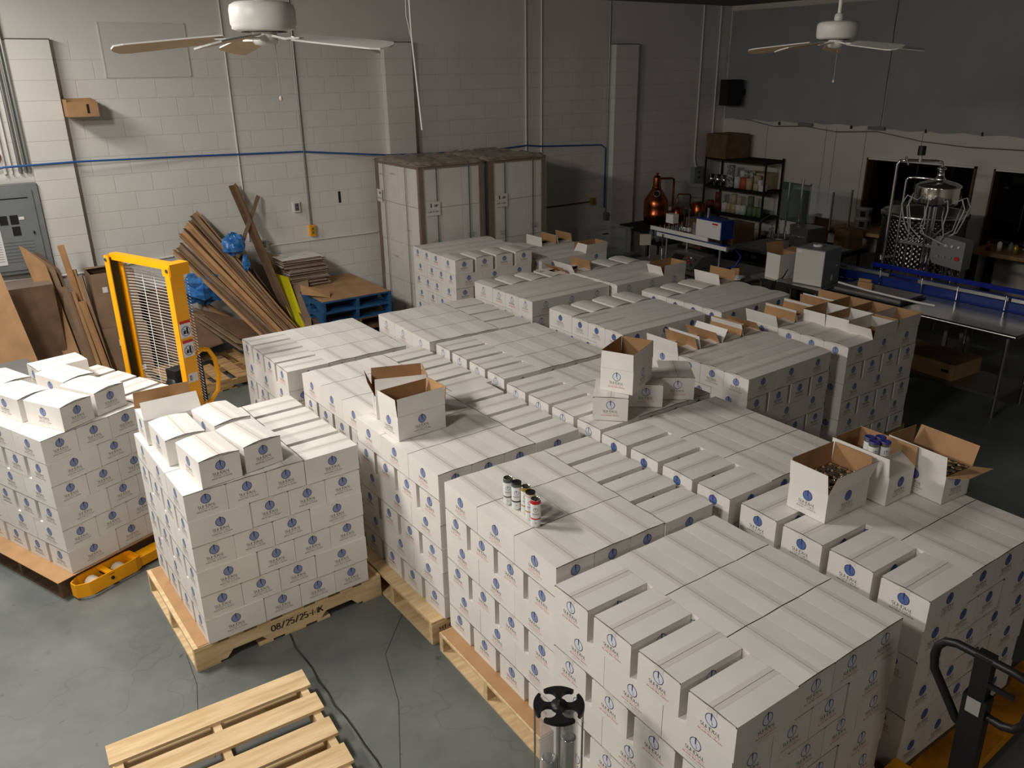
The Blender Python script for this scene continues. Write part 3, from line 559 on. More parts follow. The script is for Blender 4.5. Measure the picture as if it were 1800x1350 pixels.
loose((3.562, 3.733), -39, 1, zp, 'flat', 'ring', 'white carton facing the camera on the middle pile, between two others', g_)
loose((3.831, 3.699), -39, 1, zp, 'flat', 'ring', 'white carton facing the camera on the middle pile, with centre tape lines', g_)
loose((3.436, 3.564), 25, 0, zp+CH+.004, 'flat', 'ring', 'tall empty white carton with all flaps upright on the tilted cartons', 'open cartons on the near piles', (89, 89, 89, 89))
g_ = 'open cartons on the near piles'
h1 = loose((3.305, 2.010), -1, 0, 1.128, 'flat', 'set', 'open white carton of cans closest to the camera on the jack-handle pile', g_, (108, 90, 99, 90))
h2 = loose((3.710, 1.932), -1, 1, 1.128, 'flat', 'set', 'open white carton with blue-lidded cans inside on the jack-handle pile', g_, (90, 99, 34, 84))
h3 = loose((3.960, 1.770), -4, 1, 1.128, 'flat', 'set', 'open white carton with brown flap folded outwards on the jack-handle pile', g_, (112, 97, 163, 88))
c1 = loose((2.010, 4.115), 2.6, 0, 1.148, 'flat', 'amp', 'open white carton of cans in front on the pile beside the stamped pallets', g_, (88, 78, 93, 97))
P0 = Vector((2.052, 4.506)); u2 = Vector((math.cos(R(-20)), math.sin(R(-20)))); v2 = Vector((-u2.y, u2.x)); cc = P0+u2*CL/2+v2*CW/2
open_carton('amp', (cc.x, cc.y, 1.148), R(-20), (84, 92, 112, 90), 'open white carton standing behind the front one with brown flap upright', g_)
# ------------------------------------------------------------------ cans
def can_body(b, rim, band, logo_=True):
    r = .0264; b.lathe([(0, .001), (.019, .001), (.0225, .004), (r, .012), (r, .143)], 'can_white', 24)
    b.lathe([(r+.0001, .134), (r+.0001, .143), (.0245, .151), (.0242, .1535)], rim, 24); b.lathe([(r+.00015, .048), (r+.00015, .056)], band, 24)
    if logo_:
        pl = lambda u, v: ((r+.0004)*math.sin(u/r), -(r+.0004)*math.cos(u/r), v)
        disc(b, 0, .104, .0105, .0122, 'ink_blue', pl, 18); b.add([pl(*p) for p in ((-.002, .116), (.002, .116), (.001, .104), (.003, .099), (-.0006, .101))], [(0, 1, 2, 3, 4)], 'ink_blue')
        text(b, 'SUNDIAL', 0, .078, .006, .034, 'ink', pl, .22); text(b, 'COCKTAILS', 0, .072, .003, .03, 'ink_grey', pl, .2); disc(b, 0, .03, .002, .004, 'ink_grey', pl, 8)
def lid_mesh(b, top):
    if top == 'silver':
        b.lathe([(.0246, .1535), (.0252, .1555), (.0243, .1562), (.0232, .155), (.022, .1515), (.0, .1518)], 'chrome', 24); b.box((0, .002, .1526), (.011, .02, .0012), 'steel_dull')
    else: b.lathe([(.0258, .151), (.0262, .1575), (.0245, .159), (.022, .157), (0, .157)], top, 24)
for (x, y), rim, band, top, lab in (((2.145, 3.130), 'grey_green', 'grey_green', 'silver', 'rearmost white can with green-grey band and bare silver top'), ((2.152, 3.063), 'grey_green', 'black', 'black', 'white can with dark band and black lid, second from the rear'),
        ((2.165, 2.997), 'gold', 'gold', 'silver', 'white can with yellow-gold band and bare silver top'), ((2.148, 2.935), 'cream', 'gold', 'black', 'white can with tan band and black lid'), ((2.128, 2.863), 'red', 'red', 'silver', 'front white can with red band and red rim')):
    e = empty('drink_can', (x, y, 1.1215), R(-38), lab+', standing on the carton lids', 'can', 'five loose cans on the pile')
    b = MB(); can_body(b, rim, band); 
    if band == 'red': b.box((.0, 0, 0), (.0001, .0001, .0001), 'red')
    b.build('can_body', e); l = MB(); lid_mesh(l, top); l.build('can_lid', e)
cm = MB(); can_body(cm, 'steel_dull', 'ink_blue', False); lid_mesh(cm, 'silver'); CAN = cm.mesh('drink_can')
def fill(box, where, rows=(4, 6), skip=()):
    c, rz = Vector(box.location), box.rotation_euler.z; cs, sn = math.cos(rz), math.sin(rz)
    for i in range(rows[0]):
        for j in range(rows[1]):
            if (i, j) in skip: continue
            u, v = (j-(rows[1]-1)/2)*.0555, (i-(rows[0]-1)/2)*.0545
            o = bpy.data.objects.new('drink_can', CAN); COL.objects.link(o); o.location = (c.x+u*cs-v*sn, c.y+u*sn+v*cs, c.z+.0045); o.rotation_euler = (0, 0, random.uniform(0, 6))
            tag(o, 'silver-topped can packed upright in the '+where, 'can', 'cans in the '+where)
fill(h1, 'open carton closest to the jack handle'); fill(h3, 'open carton with the outward brown flap'); fill(c1, 'front open carton beside the stamped pallets')
c, rz = Vector(h2.location), h2.rotation_euler.z
fill(h2, 'open carton holding blue-lidded cans')
bm_ = MB(); can_body(bm_, 'steel_dull', 'ink_blue'); lid_mesh(bm_, 'blue_lid'); bm_.lathe([(.0264, .15), (.0285, .1525), (.0285, .1545), (.0255, .1595)], 'blue_lid', 24); BL = bm_.mesh('drink_can')
for k, (u, v) in enumerate(((-.029, -.029), (.029, -.029), (-.029, .029), (.029, .029))):
    cs, sn = math.cos(R(-35)), math.sin(R(-35)); o = bpy.data.objects.new('drink_can', BL); COL.objects.link(o); o.location = (3.776+u*cs-v*sn, 2.065+u*sn+v*cs, c.z+.162); o.rotation_euler = (0, 0, -.6)
    tag(o, '%s blue-lidded white can of the four standing in the open carton' % ('front-left', 'front-right', 'rear-left', 'rear-right')[k], 'can', 'blue-lidded cans')
# ------------------------------------------------------------------ stamps on the pallets
st = MB(); text(st, '08/25/25-MK', 0, 0, .036, .34, 'seam', lambda u, v: (u, 0, v), .26, .5)
for o in [o for o in COL.objects if o.get('label', '').startswith('pale wooden pallet stamped')]:
    ch = [c for c in o.children if c.name.startswith('stringer')][0]
    s2 = st.build('date_stamp', o); s2.location = (.02, -.5095, .06)
st = MB(); text(st, 'HT-08', 0, .02, .022, .11, 'seam', lambda u, v: (u, 0, v), .26, .5); text(st, '25-MK', 0, -.012, .022, .11, 'seam', lambda u, v: (u, 0, v), .26, .5)
for o in [o for o in COL.objects if 'small black stamp' in o.get('label', '')]:
    s2 = st.build('maker_stamp', o); s2.location = (-.5, -.5095, .055)
# ------------------------------------------------------------------ along the block wall
def lboard(P, Q, w_, name, label, m='kraft_dark', roll=0, group=None, flat=False):
    P, Q = Vector(P), Vector(Q); d = (Q-P).normalized(); l = (Q-P).length
    s = d.cross(Vector((0, 1, 0))).normalized(); t = s.cross(d).normalized()
    rm = Matrix.Rotation(roll, 3, d); s, t = rm @ s, rm @ t
    b = MB(); th = .006
    if flat: vs = [s*-w_/2, s*w_/2, s*w_/2+t*th, s*-w_/2+t*th]
    else: vs = [s*-w_, Vector((0, 0, 0)), t*-w_, t*-w_+s*-th, -s*th*1.0-t*th, s*-w_-t*th]
    n = len(vs); V = vs+[v+d*l for v in vs]
    b.add(V, [(k, (k+1) % n, (k+1) % n+n, k+n) for k in range(n)]+[tuple(range(n-1, -1, -1)), tuple(range(n, 2*n))], m)
    if not flat: b.f.pop(); b.m.pop(); b.smooth.pop(); b.f.pop(); b.m.pop(); b.smooth.pop(); b.add(V, [(0, 5, 4, 1), (1, 4, 3, 2), (n, n+1, n+4, n+5), (n+1, n+2, n+3, n+4)], m)
    return thing(b, name, label, 'cardboard board', group, loc=tuple(P))
g_ = 'cardboard edge boards fanned against the block wall'
tops = [(2.52, 1.70), (2.49, 1.66), (2.46, 1.69), (2.42, 1.64), (2.44, 1.57), (2.40, 1.60), (2.37, 1.52), (2.35, 1.56), (2.33, 1.47), (2.36, 1.42), (2.30, 1.50), (2.28, 1.40), (2.52, 1.46), (2.47, 1.49), (2.24, 1.34), (2.19, 1.33), (2.26, 1.28)]
feet = [(3.42, 9.02), (3.40, 8.96), (3.37, 9.05), (3.36, 8.92), (3.33, 9.0), (3.32, 8.9), (3.28, 8.95), (3.30, 9.02), (3.26, 8.86), (3.24, 8.94), (3.22, 8.8), (3.18, 8.88), (3.41, 8.86), (3.38, 8.8), (3.15, 8.78), (3.1, 8.8), (3.13, 8.7)]
words_ = ['topmost', 'second', 'third', 'fourth', 'fifth', 'sixth', 'seventh', 'eighth', 'ninth', 'tenth', 'eleventh', 'twelfth', 'thirteenth', 'fourteenth', 'fifteenth', 'sixteenth', 'lowest']
for i, ((tx, tz), (fx, fy)) in enumerate(zip(tops, feet)):
    lboard((tx, 10.26-.035*(i % 4)-(.004*i), tz), (fx, fy, .01), .058, 'edge_board', 'long brown cardboard edge board, %s in the fan leaning on the block wall' % words_[i], ('kraft', 'kraft_dark', 'kraft_grey')[i % 3 if i % 5 else 0], (-.5, .2, -.9, .5)[i % 4], g_)
# second fan, steeper, half hidden behind the first
for i, (tx, tz, fx, fy) in enumerate(((2.80, 1.32, 3.40, 9.1), (2.84, 1.28, 3.42, 9.13), (2.77, 1.26, 3.38, 9.12), (2.88, 1.34, 3.43, 9.16))):
    lboard((tx, 10.2-.02*i, tz), (fx, fy, .01), .055, 'edge_board', 'brown cardboard edge board in the steeper bunch under the blue film, %s of four' % NTH[i], ('kraft', 'kraft_dark')[i % 2], .2*i-.4, 'steeper edge boards')
lboard((3.02, 10.28, 1.99), (3.36, 9.35, .01), .07, 'edge_board', 'tallest brown cardboard edge board, standing almost upright against the block wall', 'kraft_dark', -.3)
lboard((3.07, 10.27, 1.98), (3.41, 9.34, .01), .07, 'edge_board', 'second tall brown edge board beside the tallest one', 'kraft', .4)
lboard((3.30, 10.24, 1.84), (2.80, 9.75, 1.22), .05, 'edge_board', 'short pale grey-brown board slanting the other way with blue film at its foot', 'kraft_grey', 0, flat=True)
lboard((2.29, 10.1, .78), (3.2, 9.5, .02), .06, 'edge_board', 'single brown edge board lying low under the big fan', 'kraft', .3)
lboard((2.62, 10.25, 1.02), (1.95, 9.5, .02), .03, 'edge_board', 'thin grey strip leaning beside the yellow stacker', 'kraft_grey', 0, flat=True)
def crumple(name, c, r, m, label, seed, sq=(1, .6, 1)):
    rnd = random.Random(seed); b = MB(); n, k = 14, 9
    vs = []
    for i in range(k+1):
        th = PI*i/k
        for j in range(n):
            q = 1+rnd.uniform(-.28, .22); vs.append((r*sq[0]*q*math.sin(th)*math.cos(2*PI*j/n), r*sq[1]*q*math.sin(th)*math.sin(2*PI*j/n), r*sq[2]*q*math.cos(th)))
    b.add(vs, [(i*n+j, i*n+(j+1) % n, (i+1)*n+(j+1) % n, (i+1)*n+j) for i in range(k) for j in range(n)], m)
    return thing(b, name, label, 'plastic film', loc=c)
crumple('plastic_film', (2.80, 9.82, 1.36), .13, 'blue_film', 'crumpled blue plastic film caught on the upper edge boards', 1, (1.1, .7, 1))
crumple('plastic_film', (2.88, 9.72, 1.14), .07, 'blue_film', 'tail of blue plastic film hanging below the crumpled knot', 5, (.6, .5, 1.3))
crumple('plastic_film', (2.42, 9.95, .86), .24, 'blue_film', 'large crumpled sheet of blue plastic film behind the edge boards', 2, (1.2, .8, .8))
crumple('plastic_film', (2.05, 9.95, .52), .2, 'blue_film', 'blue plastic film bunched beside the stacker wire guard', 3, (.8, .6, 1.2))
crumple('plastic_film', (3.0, 8.55, .12), .2, 'blue_film', 'blue plastic film lying on the floor by the ring-logo piles', 4, (1.4, .7, .55))
# sheets
def sheet(name, pts, m, label, th=.006, nrm=(0, -1, .15), cat='cardboard'): return thing(MB().poly(pts, m, th, nrm), name, label, cat)
sheet('yellow_sheet', [(3.24, 9.86, .94), (3.42, 9.84, .86), (3.44, 9.55, .42), (3.43, 9.2, .03), (3.30, 9.2, .03)], 'yellow_sheet', 'bright yellow plastic sheet leaning beside the fanned edge boards', .008, (0, -1, .3), 'sheet')
sheet('cardboard_sheet', [(3.2, 10.26, 1.18), (3.38, 10.22, 1.1), (3.74, 10.0, .98), (3.455, 9.3, .25), (3.45, 9.2, .02), (3.25, 9.3, .02)], 'kraft_grey', 'large brown cardboard sheet leaning behind the yellow sheet', .008)
sheet('cardboard_sheet', [(3.44, 9.5, .82), (3.74, 9.3, .74), (3.68, 9.16, .70), (3.40, 9.36, .74)], 'kraft', 'bent brown cardboard flap drooping over the blue pallet edge', .008, (0, .2, 1))
for i, (z, dx) in enumerate(((.30, 0), (.34, .02), (.39, -.03), (.44, .01))):
    sheet('cardboard_sheet', [(2.2+dx, 9.7, z+.25), (2.75+dx, 9.55, z+.02), (3.05+dx, 9.05, z-.22), (2.5+dx, 9.1, z-.02)], ('kraft_grey', 'kraft_dark')[i % 2], 'folded cardboard sheet, %s from the floor in the heap under the edge boards' % NTH[i], .012, (.2, 0, 1))
sheet('cardboard_sheet', [(1.75, 9.85, .55), (2.3, 9.9, .6), (2.4, 9.4, .3), (1.8, 9.3, .25)], 'kraft_dark', 'dark cardboard sheet lying over the small pallet by the stacker', .01, (0, 0, 1))
put_pallet('pine_worn', 2.02, 9.15, R(4), .12, 'low worn wooden pallet on the floor behind the stacker handle', thin=True)
# blue pallet stack
for k in range(5):
    put_pallet('blue_wood' if k > 2 else 'pine_dark', 3.965+(.02, -.01, .015, 0, .005)[k], 9.62, PI/2+(.01, -.02, .015, 0, .01)[k], .138, ['lowest dark pallet under the blue pallets', 'second dark pallet from the floor under the blue pallets', 'third dark pallet from the floor, touching the lower blue one', 'lower of two blue painted pallets by the block wall', 'upper blue painted pallet carrying a kraft sheet'][k], 'pallets stacked by the block wall')
    COL.objects[-1]
for o in [o for o in COL.objects if o.get('group') == 'pallets stacked by the block wall']: pass
pl_ = [o for o in COL.objects if o.get('group') == 'pallets stacked by the block wall']
for k, o in enumerate(sorted(pl_, key=lambda q: ['lowest', 'second', 'third', 'lower', 'upper'].index(q['label'].split()[0]))): o.location.z = .0005+k*.1385; o.scale = (1, .9, o.scale[2])
thing(MB().box((3.965, 9.62, .697), (.9, 1.2, .005), 'kraft'), 'cardboard_sheet', 'flat kraft cardboard sheet covering the upper blue pallet', 'cardboard')
for k in range(26):
    e = MB(); w2, d2 = .52, .42; e.box((0, 0, 0), (w2, d2, .012), 'kraft_dark'); e.box((0, 0, .0065), (w2-.002, d2-.002, .001), 'card_white')
    for q in range(5): e.box((-w2/2+.05+q*.105, -d2/2-.0004, 0), (.004, .001, .013), 'seam')
    if k == 25:
        for u in (-.13, .13): disc(e, u, 0, .02, .028, 'ink_disc', lambda a_, b_: (a_, b_, .0075), 14)
    thing(e, 'flattened_carton', 'flattened white carton, %s the bundle on the blue pallet' % ('topmost of' if k == 25 else 'lowest of' if k == 0 else ('one of the upper half of' if k > 12 else 'one of the lower half of')), 'carton', 'flattened cartons on the blue pallet', loc=(3.70+random.uniform(-.03, .03)-(.05 if k > 17 else 0), 10.04+random.uniform(-.02, .02), .7095+k*.0142), rot=random.uniform(-.05, .05))
# standing sheets and boxes at the wall by the breaker panel
sheet('cardboard_sheet', [(-.25, 9.1, 1.62), (.33, 9.0, 1.62), (.56, 8.5, .02), (-.25, 8.5, .02)], 'kraft', 'big tan cardboard panel leaning at the edge beside the breaker panel', .012, (.1, -1, .2))
e = empty('kraft_box', (.58, 9.75, 0), .05, 'tall dark brown box behind the leaning tan cardboard panel', 'box')
MB().box((0, 0, .62), (.42, .45, 1.24), 'kraft_dark').build('body', e); MB().box((0, 0, 1.2425), (.43, .46, .003), 'film').build('film_cover', e)
for i, (x0, x1, zt_, yy) in enumerate(((.60, .80, 1.62, 9.55), (.66, .88, 1.56, 9.62), (.74, .93, 1.52, 9.68))):
    sheet('cardboard_sheet', [(x0, yy+.3, zt_), (x0+.05, yy+.3, zt_-.04), (x1, yy+.25, zt_-.22), (x1+.16, yy-.15, .02), (x0+.22, yy-.15, .02)], ('kraft', 'kraft_grey', 'kraft_dark')[i], 'tall cardboard sheet standing by the dark brown box, %s of three' % NTH[i], .008, (-.5, -1, .1))
for i, (tx, tz, fx, wd) in enumerate(((.98, 1.60, 1.08, .05), (1.02, 1.3, 1.10, .05), (1.06, 1.34, 1.14, .045), (.93, 1.18, 1.0, .05), (.99, 1.12, 1.06, .05), (1.10, 1.28, 1.16, .05), (1.05, 1.02, 1.12, .05))):
    lboard((tx, 9.72-.03*i, tz), (fx+.05, 9.5-.03*i, .01), wd, 'edge_board', 'upright cardboard edge board beside the stacked brown boxes, %s of seven' % words_[i].replace('topmost', 'tallest'), ('kraft', 'kraft_grey')[i % 2], .3*(i % 3)-.3, 'upright edge boards by the brown boxes')
e = empty('kraft_box', (1.40, 9.72, 0), 0, 'lower brown shipping box with white labels under the open-topped box', 'box')
MB().box((0, 0, .34), (.46, .42, .68), 'kraft_grey').build('body', e); MB().box((-.05, -.2115, .5), (.07, .002, .07), 'label').build('shipping_label', e)
s = MB().box((.0, -.2115, .16), (.1, .002, .13), 'label'); [s.box((0, -.213, .12+q*.018), (.07, .001, .007), 'seam') for q in range(5)]; s.build('shipping_label', e); MB().box((.12, -.2115, .17), (.045, .002, .06), 'label').build('shipping_label', e)
e = empty('kraft_box', (1.38, 9.73, .683), 0, 'upper open-topped brown box stacked by the yellow stacker', 'box')
b = MB(); [b.box(c, d, 'kraft_grey') for c, d in (((0, -.2, .3), (.44, .006, .6)), ((0, .2, .3), (.44, .006, .6)), ((-.217, 0, .3), (.006, .4, .6)), ((.217, 0, .3), (.006, .4, .6)), ((0, 0, .003), (.43, .4, .006)))]; b.build('body', e)
MB().poly([(-.22, .2, .6), (.0, .2, .6), (-.02, .06, .615), (-.22, .06, .61)], 'kraft_grey', .005, (0, 0, 1)).build('flap', e); MB().box((-.1, -.2045, .42), (.05, .002, .06), 'label').build('shipping_label', e)
e = empty('kraft_box', (1.86, 9.95, 0), .1, 'dark brown box mostly behind the stacker wire guard', 'box'); MB().box((0, 0, .45), (.36, .35, .9), 'kraft_dark').build('body', e)
thing(MB().box((0, 0, .395), (.7, .8, .79), 'grey_paint').box((.33, .2, .7925), (.03, .03, .004), 'label'), 'grey_cabinet', 'low grey flat-topped cabinet behind the stacker pile', 'cabinet', loc=(.08, 8.1, 0), rot=.15)
# ------------------------------------------------------------------ yellow straddle stacker
stk = empty('pallet_stacker', (1.157, 6.506, 0), R(21.7), 'yellow manual straddle stacker holding the pile at the photo edge', 'stacker')
for s in (-1, 1):
    b = MB(); yo = s*.40
    b.box((0, yo, 1.02), (.10, .010, 1.92), 'yellow'); b.box((-.052, yo-s*.026, 1.02), (.008, .06, 1.92), 'yellow'); b.box((.052, yo-s*.026, 1.02), (.008, .06, 1.92), 'yellow'); b.box((0, yo-s*.012, 1.02), (.07, .014, 1.88), 'chain')  # last box: dark fill painting the shade inside the mast channel
    b.cyl((-.057, yo-s*.02, 1.95), (-.063, yo-s*.02, 1.95), .014, 'steel_dull'); b.build('mast_post', stk)
    l = MB(); yl = s*.66
    l.box((-.42, yl, .055), (.95, .1, .07), 'yellow')
    l.build('straddle_leg', stk)
    t = MB(); vs = [(-.86, yl-.06), (-.9, yl-.075), (-1.24, yl-.075), (-1.31, yl-.03), (-1.31, yl+.03), (-1.24, yl+.075), (-.9, yl+.075), (-.86, yl+.06)]
    for (a, c) in zip(vs, vs[1:]+vs[:1]): t.poly([(a[0], a[1], .02), (c[0], c[1], .02), (c[0], c[1], .12), (a[0], a[1], .12)], 'yellow', .006, (c[1]-a[1], a[0]-c[0], 0))
    t.box((-1.08, yl, .1), (.04, .15, .01), 'yellow'); tt = t.build('roller_tray', stk)
    for xx in (-.98, -1.17): MB().cyl((xx, yl-.045, .048), (xx, yl+.045, .048), .046, 'cream', 16).build('roller', tt)
    MB().cyl((-1.08, yl-.083, .07), (-1.08, yl+.083, .07), .012, 'black').build('axle', tt)
MB().box((.02, 0, 1.965), (.06, .80, .05), 'yellow').box((.03, -.36, 1.95), (.16, .10, .09), 'yellow').build('top_beam', stk)
MB().box((.0, 0, .05), (.14, 1.36, .08), 'yellow').build('base_beam', stk)
g = MB()
for k in range(74):
    z = .12+k*.024; g.tube([(.06, .38, z), (.10, .30, z-.004), (.12, 0, z-.012), (.10, -.34, z-.004), (.065, -.435, z)], .0026, 'white_paint', 4)
for yy in (.2, .06, -.1, -.24): g.tube([(.121-.06*abs(yy), yy, .1), (.121-.06*abs(yy), yy, 1.88)], .0035, 'white_paint', 5)
g.build('wire_guard', stk)
MB().tube([(.06, -.37, 1.27), (.13, -.37, 1.30), (.19, -.37, 1.28), (.235, -.37, 1.2), (.25, -.37, 1.05), (.22, -.37, .93), (.15, -.37, .87), (.06, -.37, .86)], .018, 'yellow', 10).build('push_handle', stk)
MB().lathe([(0, .06), (.11, .06), (.14, .03), (.14, -.05), (.11, -.07), (0, -.07)], 'black', 18, M=T(.10, -.12, .95, 0, PI/2, 0)).cyl((.10, -.20, .95), (.10, -.22, .95), .03, 'steel_dull').box((.10, -.12, 1.05), (.2, .12, .14), 'black').build('winch', stk)
MB().box((.13, -.3, .95), (.05, .05, .5), 'black').box((.17, -.3, 1.16), (.12, .03, .03), 'black').build('winch_lever', stk)
for zz, n_ in ((1.5, 0), (1.35, 1)):
    s = MB().box((0, -.4065, zz), (.09, .002, .125), 'label'); s.box((0, -.4078, zz+.057), (.09, .001, .02), 'warn_red'); pl = lambda u, v, zz=zz: (u, -.4082, zz-.012+v)
    disc(s, 0, 0, .032, .04, 'ink_disc', pl, 18); s.quad(pl(-.028, .022), pl(-.022, .028), pl(.028, -.022), pl(.022, -.028), 'ink_disc'); s.box((.012, -.4085, zz-.01), (.014, .001, .05), 'ink'); s.box((-.012, -.4085, zz-.02), (.02, .001, .025), 'ink')
    s.build('warning_label', stk)
MB().box((0, -.4065, 1.12), (.08, .002, .07), 'label').box((-.02, -.408, 1.12), (.02, .001, .04), 'ink_grey').build('rating_label', stk)
# ------------------------------------------------------------------ loose pallet in front
def rough_pallet():
    e = empty('pallet', (.585, 3.26, .0005), R(-2.5), 'empty pale pine pallet lying alone on the open floor', 'pallet')
    for xx in (-.47, .0, .47): MB().box((xx, 0, .062), (.04, .98, .095), 'pine').build('stringer', e)
    for k, yy in enumerate((.41, .20, -.01, -.22, -.42)): MB().box((random.uniform(-.004, .004), yy, .119), (1.02, .135+.01*(k == 0), .018), 'pine').build('deck_board', e)
    for yy in (.4, .0, -.4): MB().box((0, yy, .0075), (1.0, .1, .014), 'pine').build('bottom_board', e)
rough_pallet()
# ------------------------------------------------------------------ stretch-wrapped pallets
def wrapped(x0, x1, y0, y1, label, far):
    cx, cy, w_, d_, zt, zb = (x0+x1)/2, (y0+y1)/2, x1-x0, y1-y0, 2.17, .14
    e = empty('wrapped_pallet', (cx, cy, 0), 0, label, 'wrapped pallet', 'stretch-wrapped pallets by the block wall')
    p = MB()
    for xx in (-.4, 0, .4): p.box((xx*w_, 0, .065), (.06, d_, .1), 'pine_dark')
    for k in range(6): p.box((0, -d_/2+.08+k*(d_-.16)/5, .127), (w_, .1, .018), 'pine_dark')
    p.build('pallet_base', e)
    nx, ny, nz = 3, 4, 4; a, b, c = (w_-.03)/nx, (d_-.03)/ny, (zt-zb)/nz
    m = MB(); m.box((0, 0, c/2), (a-.005, b-.004, c-.006), 'card_white'); me = m.mesh('inner_carton')
    for i in range(nx):
        for j in range(ny):
            for k in range(nz):
                if 0 < i < nx-1 and 0 < j < ny-1 and k < nz-1: continue
                o = bpy.data.objects.new('inner_carton', me); COL.objects.link(o); o.parent = e
                o.location = (-w_/2+.015+a*(i+.5)+(.004 if k % 2 else 0), -d_/2+.015+b*(j+.5), zb+c*k)
    for sx in (-1, 1):
        for sy in (-1, 1):
            q = MB(); q.box((sx*(w_/2-.025), sy*(d_/2-.004), (zt+zb)/2), (.06, .012, zt-zb), 'kraft_dark'); q.box((sx*(w_/2-.004), sy*(d_/2-.025), (zt+zb)/2), (.012, .06, zt-zb), 'kraft_dark'); q.build('corner_board', e)
    for sy in (-1, 1): MB().box((0, sy*(d_/2-.002), zt), (w_, .014, .05), 'kraft_dark').build('top_board', e)
    for sx in (-1, 1): MB().box((sx*(w_/2-.002), 0, zt), (.014, d_, .05), 'kraft_dark').build('top_board', e)
    for xx in (-.24, .27): s = MB(); [s.box((xx*w_, sy*(d_/2+.006), (zt+zb)/2), (.016, .003, zt-zb), 'teal_strap') for sy in (-1, 1)]; s.box((xx*w_, 0, zt+.028), (.016, d_, .003), 'teal_strap'); s.build('strap', e)
    for yy in (-.2, .3): s = MB(); [s.box((sx*(w_/2+.006), yy*d_, (zt+zb)/2), (.003, .016, zt-zb), 'grey_paint') for sx in (-1, 1)]; s.box((0, yy*d_, zt+.028), (w_, .016, .003), 'grey_paint'); s.build('strap', e)
    s = MB(); lx = -.31*w_; s.box((lx, -d_/2-.008, 1.66), (.2, .002, .17), 'label'); pl = lambda u, v: (lx+u, -d_/2-.0095, 1.66+v)
    text(s, 'BIP', .045, .02, .03, .05, 'ink', pl, .3); text(s, 'MADE IN INDIA', 0, -.045, .017, .15, 'ink', pl, .3); text(s, 'WWW', 0, -.02, .01, .14, 'ink_grey', pl, .3); s.box((lx-.03, -d_/2-.0098, 1.70), (.02, .001, .05), 'ink'); s.build('shipping_label', e)
    s = MB(); s.box((-w_/2-.008, -.3*0+.42*d_, 1.72), (.002, .14, .16), 'label'); pm = lambda u, v: (-w_/2-.0095, .42*d_-u, 1.72+v); text(s, 'BIP', .02, .02, .03, .05, 'ink', pm, .3); text(s, 'MADE IN INDIA', 0, -.04, .014, .12, 'ink', pm, .3); s.build('shipping_label', e)
    s = MB()
    for (u0, v0) in ((.29*w_, 1.28), (-.28*w_, 1.24)):
        text(s, 'CAN ENDS', u0, v0, .022, .11, 'ink_grey', lambda u, v: (u, -d_/2-.0045, v), .25); text(s, 'THIS SIDE', u0, v0-.035, .02, .1, 'ink_grey', lambda u, v: (u, -d_/2-.0045, v), .25)
    for (v0, z0) in ((-.38, 2.0), (-.1, 2.03), (-.12, .95), (.2, 1.35), (.3, .6)): text(s, 'CAN ENDS', v0*d_, z0, .02, .1, 'ink_grey', lambda u, v: (-w_/2-.0045, -u, v), .25)
    s.build('carton_print', e)
    f = MB(); t = .014; rnd = random.Random(int(x0*100)); N = 18
    for (ax, ay, bx, by) in ((-1, -1, 1, -1), (1, -1, 1, 1), (1, 1, -1, 1), (-1, 1, -1, -1)):
        vs = []; 
        for i in range(N+1):
            for k in range(N+1):
                u = i/N; o = rnd.uniform(0, .007) if 0 < i < N else .002; nx_, ny_ = (by-ay)/2, -(bx-ax)/2
                vs.append(((ax+(bx-ax)*u)*(w_/2+t)+nx_*o, (ay+(by-ay)*u)*(d_/2+t)+ny_*o, .12+(zt-.1)*k/N))
        f.add(vs, [(i*(N+1)+k, (i+1)*(N+1)+k, (i+1)*(N+1)+k+1, i*(N+1)+k+1) for i in range(N) for k in range(N)], 'film', True)
    f.build('stretch_film', e)
    g = MB(); vs = [((-.5+i/16)*(w_+.06), (-.5+k/16)*(d_+.06), zt+.03+(rnd.uniform(0, .035) if 0 < i < 16 and 0 < k < 16 else -.02)) for i in range(17) for k in range(17)]
    g.add(vs, [(i*17+k, (i+1)*17+k, (i+1)*17+k+1, i*17+k+1) for i in range(16) for k in range(16)], 'film_top', True); g.build('top_film', e)
wrapped(4.89, 5.82, 8.97, 10.17, 'tall stretch-wrapped pallet of white cartons with its label low on the front face', 0)
wrapped(5.95, 6.85, 9.00, 10.19, 'tall stretch-wrapped pallet of white cartons, farther from the blue pallets', 1)
